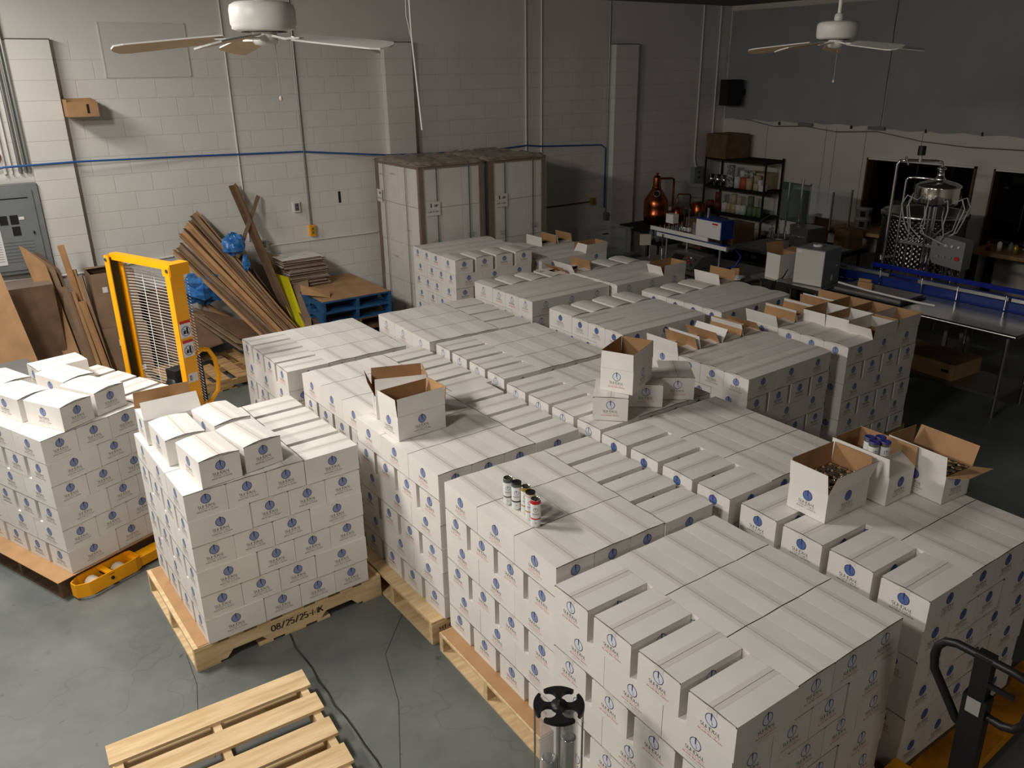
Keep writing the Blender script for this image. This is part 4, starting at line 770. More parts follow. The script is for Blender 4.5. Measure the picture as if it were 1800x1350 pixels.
# ------------------------------------------------------------------ fans
def fan(x, y, z, a0, label, chain):
    e = empty('ceiling_fan', (x, y, z), 0, label, 'ceiling fan', 'ceiling fans')
    MB().cyl((0, 0, .05), (0, 0, CEIL-z-.05), .014, 'white_paint').lathe([(.014, CEIL-z-.12), (.06, CEIL-z-.06), (.07, CEIL-z-.001)], 'white_paint').lathe([(.013, .12), (.03, .11), (.034, .075), (.02, .06)], 'white_paint').build('down_rod', e)
    MB().lathe([(0, .062), (.12, .062), (.142, .05), (.147, .03), (.147, -.03), (.142, -.038), (.142, -.05), (.12, -.058), (.06, -.062), (0, -.062)], 'white_paint', 40).build('motor_housing', e)
    v = MB(); [v.box((.085*math.cos(t_), .085*math.sin(t_), -.0622), (.035, .006, .002), 'black', M=None) for t_ in [2*PI*k/26 for k in range(26)]]; v.build('vent', e)
    MB().lathe([(.055, -.06), (.058, -.1), (.05, -.115), (.02, -.122), (0, -.122)], 'white_paint', 28).build('switch_cup', e)
    for k in range(5):
        a = R(a0+72*k); M = Matrix.Rotation(a, 4, 'Z') @ Matrix.Translation((0, 0, -.075)) @ Matrix.Rotation(R(5.5), 4, 'Y')
        arm = MB().add([(.05, -.02, -.003), (.12, -.012, -.012), (.17, -.045, -.006), (.22, -.045, 0), (.22, .045, 0), (.17, .045, -.006), (.12, .012, -.012), (.05, .02, -.003)]+[(.05, -.02, .006), (.12, -.012, -.002), (.17, -.045, .003), (.22, -.045, .006), (.22, .045, .006), (.17, .045, .003), (.12, .012, -.002), (.05, .02, .006)], [(7, 6, 5, 4, 3, 2, 1, 0), (8, 9, 10, 11, 12, 13, 14, 15)]+[(i, (i+1) % 8, (i+1) % 8+8, i+8) for i in range(8)], 'white_paint', M=M)
        b = MB(); P = [(.18, -.052), (.3, -.06), (.6, -.07), (.645, -.06), (.665, -.02), (.665, .02), (.645, .06), (.6, .07), (.3, .06), (.18, .052)]; n = len(P); BM = M @ Matrix.Rotation(R(13), 4, 'X')
        b.add([(u, w_, 0) for u, w_ in P]+[(u, w_, .007) for u, w_ in P], [tuple(range(n-1, -1, -1))], 'fan_tan', M=BM); b.add([(u, w_, 0) for u, w_ in P]+[(u, w_, .007) for u, w_ in P], [tuple(range(n, 2*n))]+[(i, (i+1) % n, (i+1) % n+n, i+n) for i in range(n)], 'white_paint', M=BM)
        bo = b.build('blade', e); arm.build('blade_arm', bo)
    c = MB().tube([(.03*chain, -.04, -.11), (.03*chain, -.04, -.34)], .0016, 'steel_dull', 5).build('pull_chain', e)
    MB().lathe([(0, .012), (.006, .008), (.009, 0), (.007, -.01), (0, -.013)], 'cream', 12, (.03*chain, -.04, -.35)).build('chain_knob', c)
fan(1.40, 3.97, 3.515, 124+34.8, 'white ceiling fan hanging closer to the camera with tan blade undersides', 1)
fan(5.737, 3.966, 3.52, -34.8, 'white ceiling fan hanging farther away before the grey tarpaulin', -1)
# ------------------------------------------------------------------ tarpaulins, speaker, cable
def tarp(y0, y1, z0, z1, label, seed):
    rnd = random.Random(seed); ny, nz = max(8, int(abs(y1-y0)*9)), 16; b = MB(); ph = [rnd.uniform(0, 6) for _ in range(6)]
    vs = []
    for i in range(ny+1):
        for k in range(nz+1):
            y = y0+(y1-y0)*i/ny; z = z0+(z1-z0)*k/nz+(.012*math.sin(i*1.3) if k == 0 else 0)
            d = .018+.008*math.sin(y*5+ph[0]+z*2)+.006*math.sin(y*13+ph[1]-z*3)*(1-k/nz)+.005*math.sin(z*9+y*3+ph[2])+rnd.uniform(-.0015, .0015)
            vs.append((XR-.012-d, y, z))
    b.add(vs, [(i*(nz+1)+k, i*(nz+1)+k+1, (i+1)*(nz+1)+k+1, (i+1)*(nz+1)+k) for i in range(ny) for k in range(nz)], 'tarp', True)
    b.add([(x+.004, y, z) for x, y, z in vs], [((i+1)*(nz+1)+k, (i+1)*(nz+1)+k+1, i*(nz+1)+k+1, i*(nz+1)+k) for i in range(ny) for k in range(nz)], 'tarp', True)
    return thing(b, 'tarpaulin', label, 'tarpaulin', 'tarpaulins over the far wall')
tarp(10.3, 7.27, 2.41, 4.16, 'grey tarpaulin hung on the far wall between the room corner and the vertical seam', 3)
tarp(7.25, -1.5, 2.37, 4.18, 'grey tarpaulin hung on the far wall above the office windows', 8)
for i, (y_, l_) in enumerate(((8.58, .26), (7.32, .27))): thing(MB().box((XR-.045, y_, 2.385), (.03, l_, .05), 'grey_paint'), 'tarp_weight', 'dark grey bar at the tarpaulin hem %s' % ('above the shelving end' if i == 0 else 'by the vertical seam'), 'bar')
for i, y_ in enumerate((7.75, 6.55, 5.75, 9.1)): thing(MB().box((XR-.04, y_, 2.38), (.02, .02, .05), 'black'), 'tarp_clip', 'small black clip on the tarpaulin hem, %s along from the window side' % ('third', 'second', 'first', 'fourth')[i], 'clip', 'tarpaulin clips')
conduit('hanging_cable', [(XR-.06, 9.8, 2.42), (XR-.06, 9.2, 2.33), (XR-.06, 8.6, 2.36), (XR-.06, 8.0, 2.30), (XR-.06, 7.3, 2.34), (XR-.06, 6.6, 2.24), (XR-.06, 5.9, 2.20), (XR-.06, 5.0, 2.21), (XR-.06, 4.0, 2.3)], .007, 'grey_paint', 'thin cable sagging along the lower edge of the tarpaulins')
e = empty('loudspeaker', (11.62, 9.98, 2.86), R(-20), 'black loudspeaker mounted in the room corner on the tarpaulin', 'speaker')
MB().box((0, 0, 0), (.26, .3, .42), 'black_matte').build('cabinet', e); MB().box((-.132, 0, 0), (.006, .28, .40), 'black').build('grille', e); MB().box((.19, 0, 0), (.15, .06, .1), 'black').build('bracket', e)
# ------------------------------------------------------------------ black shelving with rolls
e = empty('wire_shelving', (11.63, 9.58, 0), 0, 'black wire shelving unit filled with label rolls in the room corner', 'shelving')
for sx in (-1, 1):
    for sy in (-1, 1): MB().cyl((sx*.22, sy*.66, 0), (sx*.22, sy*.66, 1.82), .018, 'black_matte', 8).build('post', e)
for z_ in (.15, .48, .86, 1.30, 1.79):
    s = MB(); [s.box((sx*.22, 0, z_-.02), (.02, 1.34, .05), 'black_matte') for sx in (-1, 1)]; [s.box((0, sy*.67, z_-.02), (.44, .02, .05), 'black_matte') for sy in (-1, 1)]
    for k in range(42): s.box((0, -.65+k*.0317, z_), (.44, .006, .006), 'black_matte')
    s.build('shelf', e)
def roll(x, y, z, r, h, m, label, group='rolls on the black shelving', core=True):
    b = MB(); b.lathe([(r*.4, 0), (r, 0), (r, h), (r*.4, h), (r*.38, h-.01), (r*.38, 0)], m, 20); return thing(b, 'label_roll', label, 'roll', group, loc=(x, y, z))
yy = lambda px: 10.3-(px-1229)*.01153
for px, n_, m, r, nm in ((1243, 1, 'chrome', .055, 'shiny silver'), (1256, 1, 'chrome', .06, 'shiny silver'), (1268, 1, 'chrome', .045, 'narrow shiny silver'), (1280, 3, 'label_roll', .065, 'black and white printed'), (1294, 1, 'white_paint', .055, 'white'), (1306, 1, 'cup_coral', .06, 'coral'), (1317, 1, 'cup_cream', .06, 'beige'), (1331, 2, 'cup_cream', .062, 'cream')):
    for k in range(n_): roll(11.48, yy(px), 1.303+k*.125, r, .12 if n_ > 1 else .19, m, '%s roll %s on the middle shelf, %s' % (nm, ('standing', 'stacked second', 'stacked third')[k], {1243: 'at the block-wall end', 1256: 'second from the wall end', 1268: 'third from the wall end', 1280: 'beside the silver ones', 1294: 'left of the coral one', 1306: 'in the middle', 1317: 'right of the coral one', 1331: 'near the window end'}[px]))
for k, (px, m) in enumerate(((1303, 'white_paint'), (1310, 'label_roll'), (1318, 'label_roll'))): roll(11.48+.02*k, yy(px), 1.50, .05, .11, m, 'small pale roll resting upon the coral and beige rolls, %s of three' % NTH[k])
thing(MB().box((0, 0, .05), (.1, .1, .1), 'label').box((.0, .05, .14), (.08, .07, .08), 'label'), 'small_box', 'small white boxes at the window end of the middle shelf', 'box', loc=(11.48, yy(1342), 1.303))
thing(MB().box((0, 0, .14), (.3, .45, .27), 'cup_cream'), 'paper_bundle', 'beige paper bundle at the back of the middle shelf', 'bundle', loc=(11.72, 9.25, 1.303))
for px, n_, m, r, nm in ((1243, 1, 'cup_red', .07, 'dark red'), (1258, 2, 'cup_red', .05, 'dull red'), (1272, 1, 'white_paint', .055, 'white'), (1281, 1, 'cup_cream', .045, 'narrow cream'), (1290, 2, 'cup_cream', .05, 'cream'), (1300, 1, 'white_paint', .06, 'white'), (1309, 1, 'white_paint', .055, 'white'), (1322, 2, 'cup_green', .055, 'green'), (1331, 1, 'cup_green', .045, 'narrow green'), (1340, 1, 'cup_green', .05, 'pale green')):
    for k in range(n_): roll(11.49, yy(px), .863+k*.165, r, .16, m, '%s roll %s on the lower shelf, standing %d cm from the wall-side post' % (nm, ('placed', 'stacked up')[k], int((10.24-yy(px))*100)))
for k in range(6): roll(11.58, 10.1-.2*k, .483, .07, .15, ('kraft_dark', 'cup_cream')[k % 2], 'dark roll on the shelf below the green rolls, %s from the block wall' % words_[k].replace('topmost', 'first'))
thing(MB().box((0, 0, .2), (.5, .52, .4), 'kraft_dark').box((0, 0, .4015), (.07, .52, .002), 'kraft'), 'kraft_box', 'big brown box sitting on top of the black wire shelving', 'box', loc=(11.50, 9.86, 1.797), rot=R(-8))
# ------------------------------------------------------------------ stills, tub, bottles
def table(name, x0, x1, y0, y1, z, label, top='steel', leg='steel_dull', shelf=None, th=.04, r=.02, lip=False):
    e = empty(name, ((x0+x1)/2, (y0+y1)/2, 0), 0, label, 'table'); w_, d_ = x1-x0, y1-y0
    b = MB().box((0, 0, z-th/2), (w_, d_, th), top)
    if lip: b.cyl((-w_/2, -d_/2, z-.02), (-w_/2, d_/2, z-.02), .022, top)
    b.build('table_top', e)
    for sx in (-1, 1):
        for sy in (-1, 1):
            if r > .03: MB().box((sx*(w_/2-.07), sy*(d_/2-.07), (z-th)/2), (.09, .09, z-th), leg).build('leg', e)
            else: MB().cyl((sx*(w_/2-.08), sy*(d_/2-.1), 0), (sx*(w_/2-.08), sy*(d_/2-.1), z-th), r, leg, 10).build('leg', e)
    if shelf: MB().box((0, 0, shelf), (w_-.12, d_-.16, .03), 'steel_dull').build('under_shelf', e)
    return e
table('still_table', 9.35, 11.2, 9.45, 10.2, .82, 'dark table along the block wall carrying the copper stills', 'black_matte', 'black_matte', th=.06)
table('bottle_stand', 9.05, 10.35, 8.95, 9.38, .72, 'low dark stand carrying the rows of clear bottles', 'black_matte', 'black_matte')
def still(x, y, s, label, big):
    e = empty('copper_still', (x, y, .822), 0, label, 'still', 'copper stills')
    pr = [(0, 0), (.15, 0), (.19, .04), (.195, .12), (.2, .13), (.2, .2), (.195, .21), (.2, .3), (.2, .38), (.17, .44), (.08, .58), (.07, .6)] if big else [(0, 0), (.09, 0), (.105, .03), (.105, .2), (.08, .23), (.03, .24)]
    MB().lathe(pr, 'copper', 28).build('pot', e)
    if big:
        MB().lathe([(.07, .6), (.08, .61), (.075, .62), (.065, .63), (.065, .76), (.05, .79), (.02, .8), (.02, .83), (.03, .83), (.03, .84), (0, .84)], 'copper', 24).build('column', e)
        MB().lathe([(.062, 0), (.062, .02), (.042, .02), (.042, 0)], 'steel_dull', 20, M=T(-.1, -.11, .52, R(45), 0, R(-60))).lathe([(0, .012), (.042, .012)], 'black', 20, M=T(-.1, -.11, .52, R(45), 0, R(-60))).build('porthole', e)
        MB().tube([(.0, 0, .74), (.1, -.01, .745), (.33, -.02, .73), (.37, -.02, .71), (.375, -.02, .6), (.375, -.02, .25)], .018, 'copper').build('vapour_pipe', e)
        MB().box((.17, -.16, .26), (.06, .006, .06), 'label').build('tag', e)
    else: MB().tube([(0, 0, .23), (0, 0, .42), (.03, 0, .45), (.3, 0, .42), (.32, 0, .40), (.32, 0, .2)], .012, 'copper').build('vapour_pipe', e)
still(9.80, 9.82, 1, 'large copper still with round porthole by the third pilaster', 1)
still(10.30, 9.82, .6, 'small copper vessel between the large still and the shelving', 0)
e = empty('copper_still', (10.80, 9.8, .822), 0, 'reddish copper vessel closest to the black shelving', 'still', 'copper stills'); MB().lathe([(0, 0), (.12, 0), (.13, .04), (.13, .24), (.1, .27), (0, .28)], 'copper', 24).build('pot', e)
bt = MB(); bt.lathe([(0, .0), (.032, 0), (.034, .01), (.034, .13), (.014, .17), (.013, .2)], 'bottle', 12); bt.lathe([(.016, .195), (.016, .222), (0, .222)], 'copper', 10); BT = bt.mesh('bottle')
for k in range(24):
    i, j_ = k % 12, k//12; o = bpy.data.objects.new('bottle', BT); COL.objects.link(o); o.location = (9.16+i*.098, 9.1+j_*.15, .722)
    tag(o, 'clear bottle with copper cap in the %s row, %s from the third pilaster' % (('front', 'rear')[j_], words_[i].replace('topmost', 'first')), 'bottle', 'clear bottles by the copper stills')
e = empty('plastic_tub', (8.62, 9.75, .5), R(-4), 'translucent plastic tub standing low by the third pilaster', 'tub'); b = MB(); [b.box(c, d, 'clear') for c, d in (((0, -.2, .2), (.75, .008, .4)), ((0, .2, .2), (.75, .008, .4)), ((-.37, 0, .2), (.008, .4, .4)), ((.37, 0, .2), (.008, .4, .4)), ((0, 0, .004), (.75, .4, .008)))]; b.build('body', e); MB().box((0, -.215, .4), (.8, .02, .02), 'clear').box((0, .215, .4), (.8, .02, .02), 'clear').build('rim', e); MB().box((-.15, -.22, .36), (.1, .03, .012), 'black').build('latch', e)
table('tub_stand', 8.15, 9.05, 9.5, 10.02, .498, 'low grey stand under the translucent tub', 'grey_paint', 'grey_paint')
thing(MB().box((0, 0, .2), (.62, .45, .4), 'black_matte').box((-.1, -.226, .27), (.12, .002, .05), 'ink_grey'), 'black_crate', 'black crate behind the puffed piles with a grey label', 'crate', loc=(8.0, 8.9, .0))
e = empty('tape_dispenser', (8.55, 8.75, .0), R(-30), 'upright stand with a pale square box near the clear bottles', 'stand'); MB().box((0, 0, .88), (.16, .05, .16), 'cream').build('box', e); MB().cyl((0, 0, 0), (0, 0, .8), .015, 'steel_dull').lathe([(0, .0), (.14, 0), (.14, .02), (0, .03)], 'black').build('pole', e)
# ------------------------------------------------------------------ labelling table
table('labelling_table', 7.5, 8.72, 6.35, 8.15, .80, 'dark steel table carrying the labelling machine', 'steel_dull', 'steel_dull', .3)
e = empty('labelling_machine', (8.02, 7.42, .803), R(-3), 'labelling machine with blue head, white plate and sloped control panel', 'machine')
MB().box((0, 0, .03), (.78, 1.15, .03), 'steel_dull').build('base_plate', e); [MB().cyl((sx*.33, sy*.5, 0), (sx*.33, sy*.5, .02), .03, 'black').build('foot', e) for sx in (-1, 1) for sy in (-1, 1)]
c = MB().add([(-.3, -.42, .05), (-.3, .1, .05), (-.12, .1, .2), (-.12, -.42, .2), (.1, -.42, .05), (.1, .1, .05), (.1, -.42, .2), (.1, .1, .2)], [(0, 3, 2, 1), (0, 4, 6, 3), (3, 6, 7, 2), (1, 2, 7, 5), (4, 5, 7, 6)], 'steel_dull').build('control_box', e)
sl = T(-.215, -.16, .13, 0, 0, R(-39.8)+PI/2-PI/2)
pn = MB(); q = lambda u, v: (-.3+.18*v-.0013, .1-.52*u, .05+.15*v+.0013)
pn.quad(q(.08, .2), q(.45, .2), q(.45, .85), q(.08, .85), 'black'); pn.build('screen', c)
for u, v, m in ((.58, .7, 'red'), (.68, .55, 'red'), (.62, .4, 'red'), (.76, .4, 'red'), (.85, .7, 'black'), (.85, .3, 'black'), (.7, .75, 'white_paint')): pn = MB(); pn.lathe([(.014, 0), (.014, .014), (0, .014)], m, 10, q(u, v)); pn.build('button', c)
MB().box((.1, .0, .32), (.11, 1.3, .05), 'white_paint').box((.1, 0, .349), (.09, 1.28, .006), 'blue_machine').cyl((.05, -.65, .32), (.15, -.65, .32), .04, 'steel_dull').build('conveyor', e)
for y_ in (-.5, .1, .5): MB().cyl((.1, y_, .045), (.1, y_, .3), .02, 'steel_dull').build('conveyor_post', e)
MB().box((.02, .2, .40), (.02, 1.1, .05), 'white_paint').build('guide_rail', e)
MB().box((.3, -.18, .5), (.22, .46, .24), 'blue_machine').build('head', e); MB().box((.185, -.18, .49), (.008, .44, .22), 'white_paint').build('head_plate', e); MB().box((.18, -.3, .57), (.004, .1, .02), 'red').box((.18, -.3, .54), (.004, .08, .008), 'ink_salmon').build('plate_badge', e)
MB().box((.12, .12, .52), (.02, .02, .4), 'chrome').box((.12, .2, .52), (.02, .02, .4), 'chrome').box((.12, .16, .45), (.05, .14, .05), 'white_paint').build('press_frame', e); MB().lathe([(.05, 0), (.05, .02), (.02, .02), (.02, 0)], 'black', 20, M=T(.08, .16, .44, 0, 0, PI/2)).build('hand_wheel', e)
MB().box((.1, .42, .56), (.1, .14, .12), 'white_paint').build('sensor_box', e); MB().cyl((.3, -.05, .62), (.3, -.05, .74), .02, 'chrome').cyl((.25, .05, .62), (.25, .05, .68), .05, 'black').build('tension_roller', e)
MB().cyl((.02, .5, .05), (.02, .5, .34), .012, 'chrome').cyl((-.25, .45, .05), (-.25, .45, .25), .01, 'clear').build('guide_post', e)
MB().tube([(.25, -.6, .3), (.32, -.66, .2), (.3, -.6, .06), (.2, -.55, .04)], .014, 'blue_machine').build('belt_end', e)
thing(MB().poly([(0, 0, 0), (.12, .02, 0), (.12, .02, .11), (0, 0, .12)], 'kraft', .004, (0, -1, 0)).poly([(0, 0, 0), (.0, .12, 0), (0, .12, .1), (0, 0, .12)], 'kraft', .004, (-1, 0, 0)).box((.06, .06, .003), (.13, .13, .004), 'kraft'), 'small_box', 'little open kraft box on the labelling table beside crumpled paper', 'box', loc=(8.05, 6.55, .802))
crumple('crumpled_paper', (7.92, 6.48, .83), .085, 'label', 'crumpled white paper lying on the labelling table', 9, (1.3, 1, .35))
thing(MB().box((0, 0, .004), (.5, .3, .004), 'steel_dull'), 'metal_tray', 'flat grey sheet on the labelling table edge by the raised kraft flaps', 'tray', loc=(7.75, 6.78, .80), rot=.2)
# ------------------------------------------------------------------ capping machine
table('machine_table', 9.25, 10.3, 6.45, 7.7, .88, 'dark table carrying the rotary capping machine', 'steel_dull', 'black_matte', .3)
e = empty('capping_machine', (9.75, 7.0, .882), R(-6), 'rotary capping machine with control box, chrome pole and clear guard', 'machine')
c = MB().box((-.12, -.3, .18), (.34, .3, .36), 'steel_dull').build('control_box', e)
for k in range(4): MB().lathe([(.013, 0), (.013, .012), (0, .012)], 'chrome', 10, M=T(-.291, -.2-.055*k, .24, 0, 0, 0) @ Matrix.Rotation(-PI/2, 4, 'Y')).build('button', c)
MB().cyl((-.291, -.18, .1), (-.3, -.18, .1), .014, 'black').build('switch_knob', c)
t = MB().lathe([(0, .12), (.2, .12), (.2, .14), (0, .14)], 'steel_dull', 28, (-.05, .22, 0)); [t.cyl((-.05+.17*math.cos(a_), .22+.17*math.sin(a_), .14), (-.05+.17*math.cos(a_), .22+.17*math.sin(a_), .24), .012, 'chrome', 6) for a_ in [2*PI*k/12 for k in range(12)]]; t.build('turntable', e)
MB().tube([(-.2+.28*math.cos(a_), .3, .18+.26*math.sin(a_)) for a_ in [R(40+k*14) for k in range(12)]], .008, 'steel_dull').build('guide_hoop', e)
MB().cyl((.0, -.02, .3), (.0, -.02, .95), .018, 'chrome').lathe([(0, .3), (.11, .3), (.11, .33), (0, .34)], 'steel', 20, (0, -.02, 0)).cyl((-.12, .1, .3), (-.12, .1, .9), .012, 'chrome').build('head_column', e)
MB().cyl((.12, -.12, .36), (.12, -.12, .86), .055, 'clear', 18).build('feed_tube', e)
g = MB(); [g.box(c_, d_, 'clear') for c_, d_ in (((.3, -.25, .62), (.006, .7, .4)), ((.12, -.6, .62), (.36, .006, .4)), ((-.06, .1, .62), (.36, .006, .4)))]; [g.box((x_, y_, .6), (.02, .02, .5), 'steel_dull') for x_, y_ in ((.3, -.6), (.3, .1), (-.06, -.6))]; g.build('clear_guard', e)
MB().box((.15, -.25, .84), (.38, .74, .05), 'clear').build('guard_lid', e); MB().box((.36, .42, .55), (.01, .5, .55), 'green_glass').build('green_panel', e)
for k, (x_, y_, s_) in enumerate(((9.35, 8.35, .42), (9.95, 8.25, .3))): thing(MB().box((0, 0, s_/2), (.42, .4, s_), 'kraft_dark').box((-.211, -.05, s_*.6), (.002, .09, s_*.6), 'ink_grey'), 'kraft_box', 'brown box %s the shelving behind the blue labelling head' % ('before' if k else 'left below'), 'box', loc=(x_, y_, .75), rot=-.1)
table('box_table', 9.1, 10.25, 8.0, 8.62, .748, 'dark table carrying brown boxes before the shelving', 'black_matte', 'black_matte')
for k in range(6): thing(MB().box((0, 0, .06), (.36, .25, .12), 'blue_machine').box((0, 0, .118), (.38, .27, .012), 'blue_machine'), 'blue_crate', 'blue plastic crate, %s' % ('lowest by the table legs', 'second up by the table legs', 'third up by the table legs', 'lowest of the outer stack', 'second up in the outer stack', 'top of the outer stack')[k], 'crate', 'blue crates behind the labelling table', loc=(8.98+.0*k, 7.3-.45*(k//3), .0005+(k % 3)*.125))
for k, (x_, y_, s_, h_) in enumerate(((10.75, 7.45, .34, .42), (11.0, 6.98, .28, .3))): 
    e = empty('kraft_box', (x_, y_, .72), -.2, ('open', 'closed')[k]+' brown box beside the bench with the white buckets', 'box'); MB().box((0, 0, h_/2), (s_, s_, h_), 'kraft_dark').build('body', e)
    if k == 0:
        [MB().lathe([(0, 0), (.05, 0), (.05, .05), (0, .06)], 'cup_red', 10, (-.1+.1*q_, 0, h_)).build('contents', e) for q_ in range(3)]
table('box_table', 10.5, 11.2, 6.75, 7.75, .718, 'dark low table carrying brown boxes beside the bucket bench', 'black_matte', 'black_matte')
# ------------------------------------------------------------------ cartons and cabinet on the nearer table
table('steel_table', 7.98, 8.74, 5.33, 6.3, .89, 'steel table carrying the grey cabinet and the tall white carton', 'steel', 'steel_dull', .25)
e = empty('open_carton', (8.17, 6.03, .892), R(-8), 'tall white carton with kraft flaps standing behind the grey cabinet', 'carton')
b = MB(); [b.box(c_, d_, 'card_white') for c_, d_ in (((-.13, 0, .15), (.004, .22, .3)), ((.13, 0, .15), (.004, .22, .3)), ((0, -.11, .15), (.26, .004, .3)), ((0, .11, .15), (.26, .004, .3)), ((0, 0, .003), (.25, .21, .004)))]; [b.box(c_, d_, 'kraft') for c_, d_ in (((-.127, 0, .15), (.003, .21, .3)), ((.127, 0, .15), (.003, .21, .3)), ((0, -.107, .15), (.25, .003, .3)), ((0, .107, .15), (.25, .003, .3)))]; b.build('body', e)
MB().poly([(-.13, .11, .3), (.13, .11, .3), (.13, .14, .41), (-.13, .14, .41)], 'kraft', .004, (0, -1, 0)).build('flap', e); MB().poly([(.13, -.11, .3), (.13, .11, .3), (.26, .1, .33), (.26, -.1, .33)], 'kraft', .004, (0, 0, 1)).build('flap', e)
e = empty('control_cabinet', (8.30, 5.62, .892), R(8), 'grey metal cabinet standing on the steel table with a roll on top', 'cabinet')
MB().box((0, 0, .21), (.40, .36, .42), 'grey_paint').build('housing', e); MB().box((-.203, 0, .21), (.006, .35, .40), 'wall_box').build('door', e); MB().box((-.2075, .13, .38), (.002, .06, .03), 'label').build('name_plate', e)
MB().cyl((.08, -.181, .22), (.08, -.2, .22), .012, 'chrome').box((.02, -.182, .08), (.04, .002, .06), 'label').build('lock', e)
thing(MB().lathe([(.03, 0), (.055, 0), (.055, .02), (.03, .02)], 'label', 18), 'tape_roll', 'small white roll lying on the grey cabinet', 'roll', loc=(8.30, 5.64, 1.313))
conduit('power_cable', [(8.05, 5.9, .91), (8.0, 5.8, 1.05), (7.99, 5.85, .95), (7.96, 5.95, .88), (7.95, 5.9, .6), (8.0, 5.85, .3)], .006, 'black', 'black cable looping off the steel table between carton and cabinet')
table('steel_table', 8.02, 8.76, 3.22, 5.28, .89, 'long steel table with rolled edge and kraft box on its shelf', 'steel', 'steel_dull', .22, lip=True)
thing(MB().box((0, 0, .01), (.5, .85, .012), 'black').box((0, 0, .03), (.44, .8, .03), 'steel_dull'), 'metal_tray', 'dark shallow metal tray on the long steel table', 'tray', loc=(8.36, 4.86, .892))
conduit('white_pipe', [(8.12, 5.2, 1.0), (8.1, 4.8, .985), (8.14, 4.3, .965), (8.2, 4.12, .955)], .012, 'white_paint', 'white plastic pipe lying across the dark metal tray')
thing(MB().box((0, 0, .04), (.03, .16, .08), 'kraft').box((.06, .03, .05), (.02, .14, .1), 'kraft').box((.03, 0, .01), (.1, .16, .01), 'kraft'), 'small_box', 'small tan cardboard cradle on the dark metal tray', 'box', loc=(8.3, 4.98, .937), rot=.2)
e = empty('kraft_box', (8.40, 4.15, .2365), R(-3), 'long brown box with printed top on the steel table shelf', 'box'); b = MB().box((0, 0, .085), (.5, .78, .17), 'kraft'); b.build('body', e); MB().box((0, 0, .1712), (.5, .78, .002), 'kraft_dark').build('printed_lid', e); MB().box((-.2515, -.3, .09), (.002, .08, .03), 'ink').build('print', e)
crumple('white_bottles', (7.85, 6.2, .15), .15, 'label', 'white plastic items heaped on the floor under the steel table', 12, (1.2, 1, .5))
# ------------------------------------------------------------------ conveyor and filler
e = empty('belt_conveyor', (8.95, 4.1, 0), 0, 'long blue belt conveyor running beside the steel table', 'conveyor')
MB().box((0, 0, .93), (.2, 3.6, .05), 'blue_belt').box((.12, 0, .93), (.03, 3.6, .1), 'blue_machine').box((-.12, 0, .93), (.03, 3.6, .1), 'blue_machine').build('belt', e)
for y0_, y1_ in ((-1.8, -.45), (-.42, .55), (.9, 1.7)): MB().box((-.16, (y0_+y1_)/2, 1.02), (.02, y1_-y0_, .035), 'galv').build('guide_rail', e)
MB().box((.14, -.2, 1.04), (.02, 3.0, .05), 'blue_belt').build('back_rail', e)
for y_ in (-1.7, -1.0, -.4, .1, .5, 1.0, 1.6): MB().cyl((-.17, y_, .9), (-.17, y_, 1.05), .008, 'chrome').cyl((-.17, y_, .99), (-.1, y_, .99), .006, 'chrome').build('rail_bracket', e)
for y_ in (-1.6, 0, 1.6):
    for sx in (-1, 1): MB().box((sx*.09, y_, .45), (.04, .04, .9), 'steel_dull').build('leg', e)
f = empty('bottle_filler', (9.35, 4.9, 0), 0, 'stainless filling machine with round bowl, hoses and button cabinet', 'machine')
MB().box((0, 0, .88), (.5, 1.1, .03), 'steel_dull').box((0, 0, .2), (.5, 1.1, .03), 'steel_dull').build('base_frame', f)
for sx in (-1, 1):
    for sy in (-1, 1): MB().box((sx*.22, sy*.5, .44), (.04, .04, .88), 'steel_dull').build('leg', f)
MB().lathe([(0, 1.78), (.2, 1.78), (.235, 1.8), (.24, 1.82), (.24, 1.98), (.235, 2.0), (.2, 2.02), (.1, 2.05), (.06, 2.06)], 'chrome', 36).build('bowl', f)
MB().lathe([(.06, 2.05), (.065, 2.06), (.04, 2.09), (.035, 2.16), (.05, 2.17), (.05, 2.19), (.03, 2.2), (0, 2.2)], 'chrome', 20).build('bowl_neck', f)
MB().cyl((0, 0, .9), (0, 0, 1.79), .024, 'chrome').cyl((-.05, .03, .9), (-.05, .03, 1.79), .012, 'chrome').build('centre_post', f)
MB().tube([(-.215, .41, .9), (-.215, .41, 2.21), (-.205, .39, 2.25), (-.17, .33, 2.26), (-.03, .06, 2.26), (-.0, .01, 2.25), (0, 0, 2.21), (0, 0, 2.15)], .016, 'chrome', 10).build('feed_pipe', f)
MB().tube([(-.06, .36, .9), (-.06, .36, 2.02), (-.055, .34, 2.055), (-.03, .29, 2.06), (0, .05, 2.06)], .014, 'chrome', 10).build('return_pipe', f)
MB().cyl((-.12, .2, 2.24), (-.12, .2, 2.34), .02, 'chrome').cyl((-.12, .2, 2.32), (-.12, .2, 2.42), .042, 'black').cyl((-.18, .3, 2.21), (-.2, .33, 2.3), .012, 'chrome').build('valve', f)
MB().cyl((-.09, .38, 1.12), (-.2, .44, 1.12), .02, 'chrome').cyl((-.2, .44, 1.09), (-.2, .44, 1.16), .03, 'chrome').build('tap', f)
for k in range(10):
    a_ = -2.9+k*.62; bx, by = .235*math.cos(a_), .235*math.sin(a_); ty = -.35+.075*k; sgn = 1 if math.cos(a_-PI*.75) > 0 else -1
    MB().tube([(bx, by, 1.84), (bx*1.3, by*1.3, 1.87), (bx*1.5, by*1.5, 1.77), (bx*1.35, by*1.3, 1.6), (bx*.9, by*.9+.06*sgn, 1.48), (-.03+bx*.4, ty*.6, 1.38), (-.03, ty, 1.3)], .0075, 'white_hose', 7).build('hose', f)
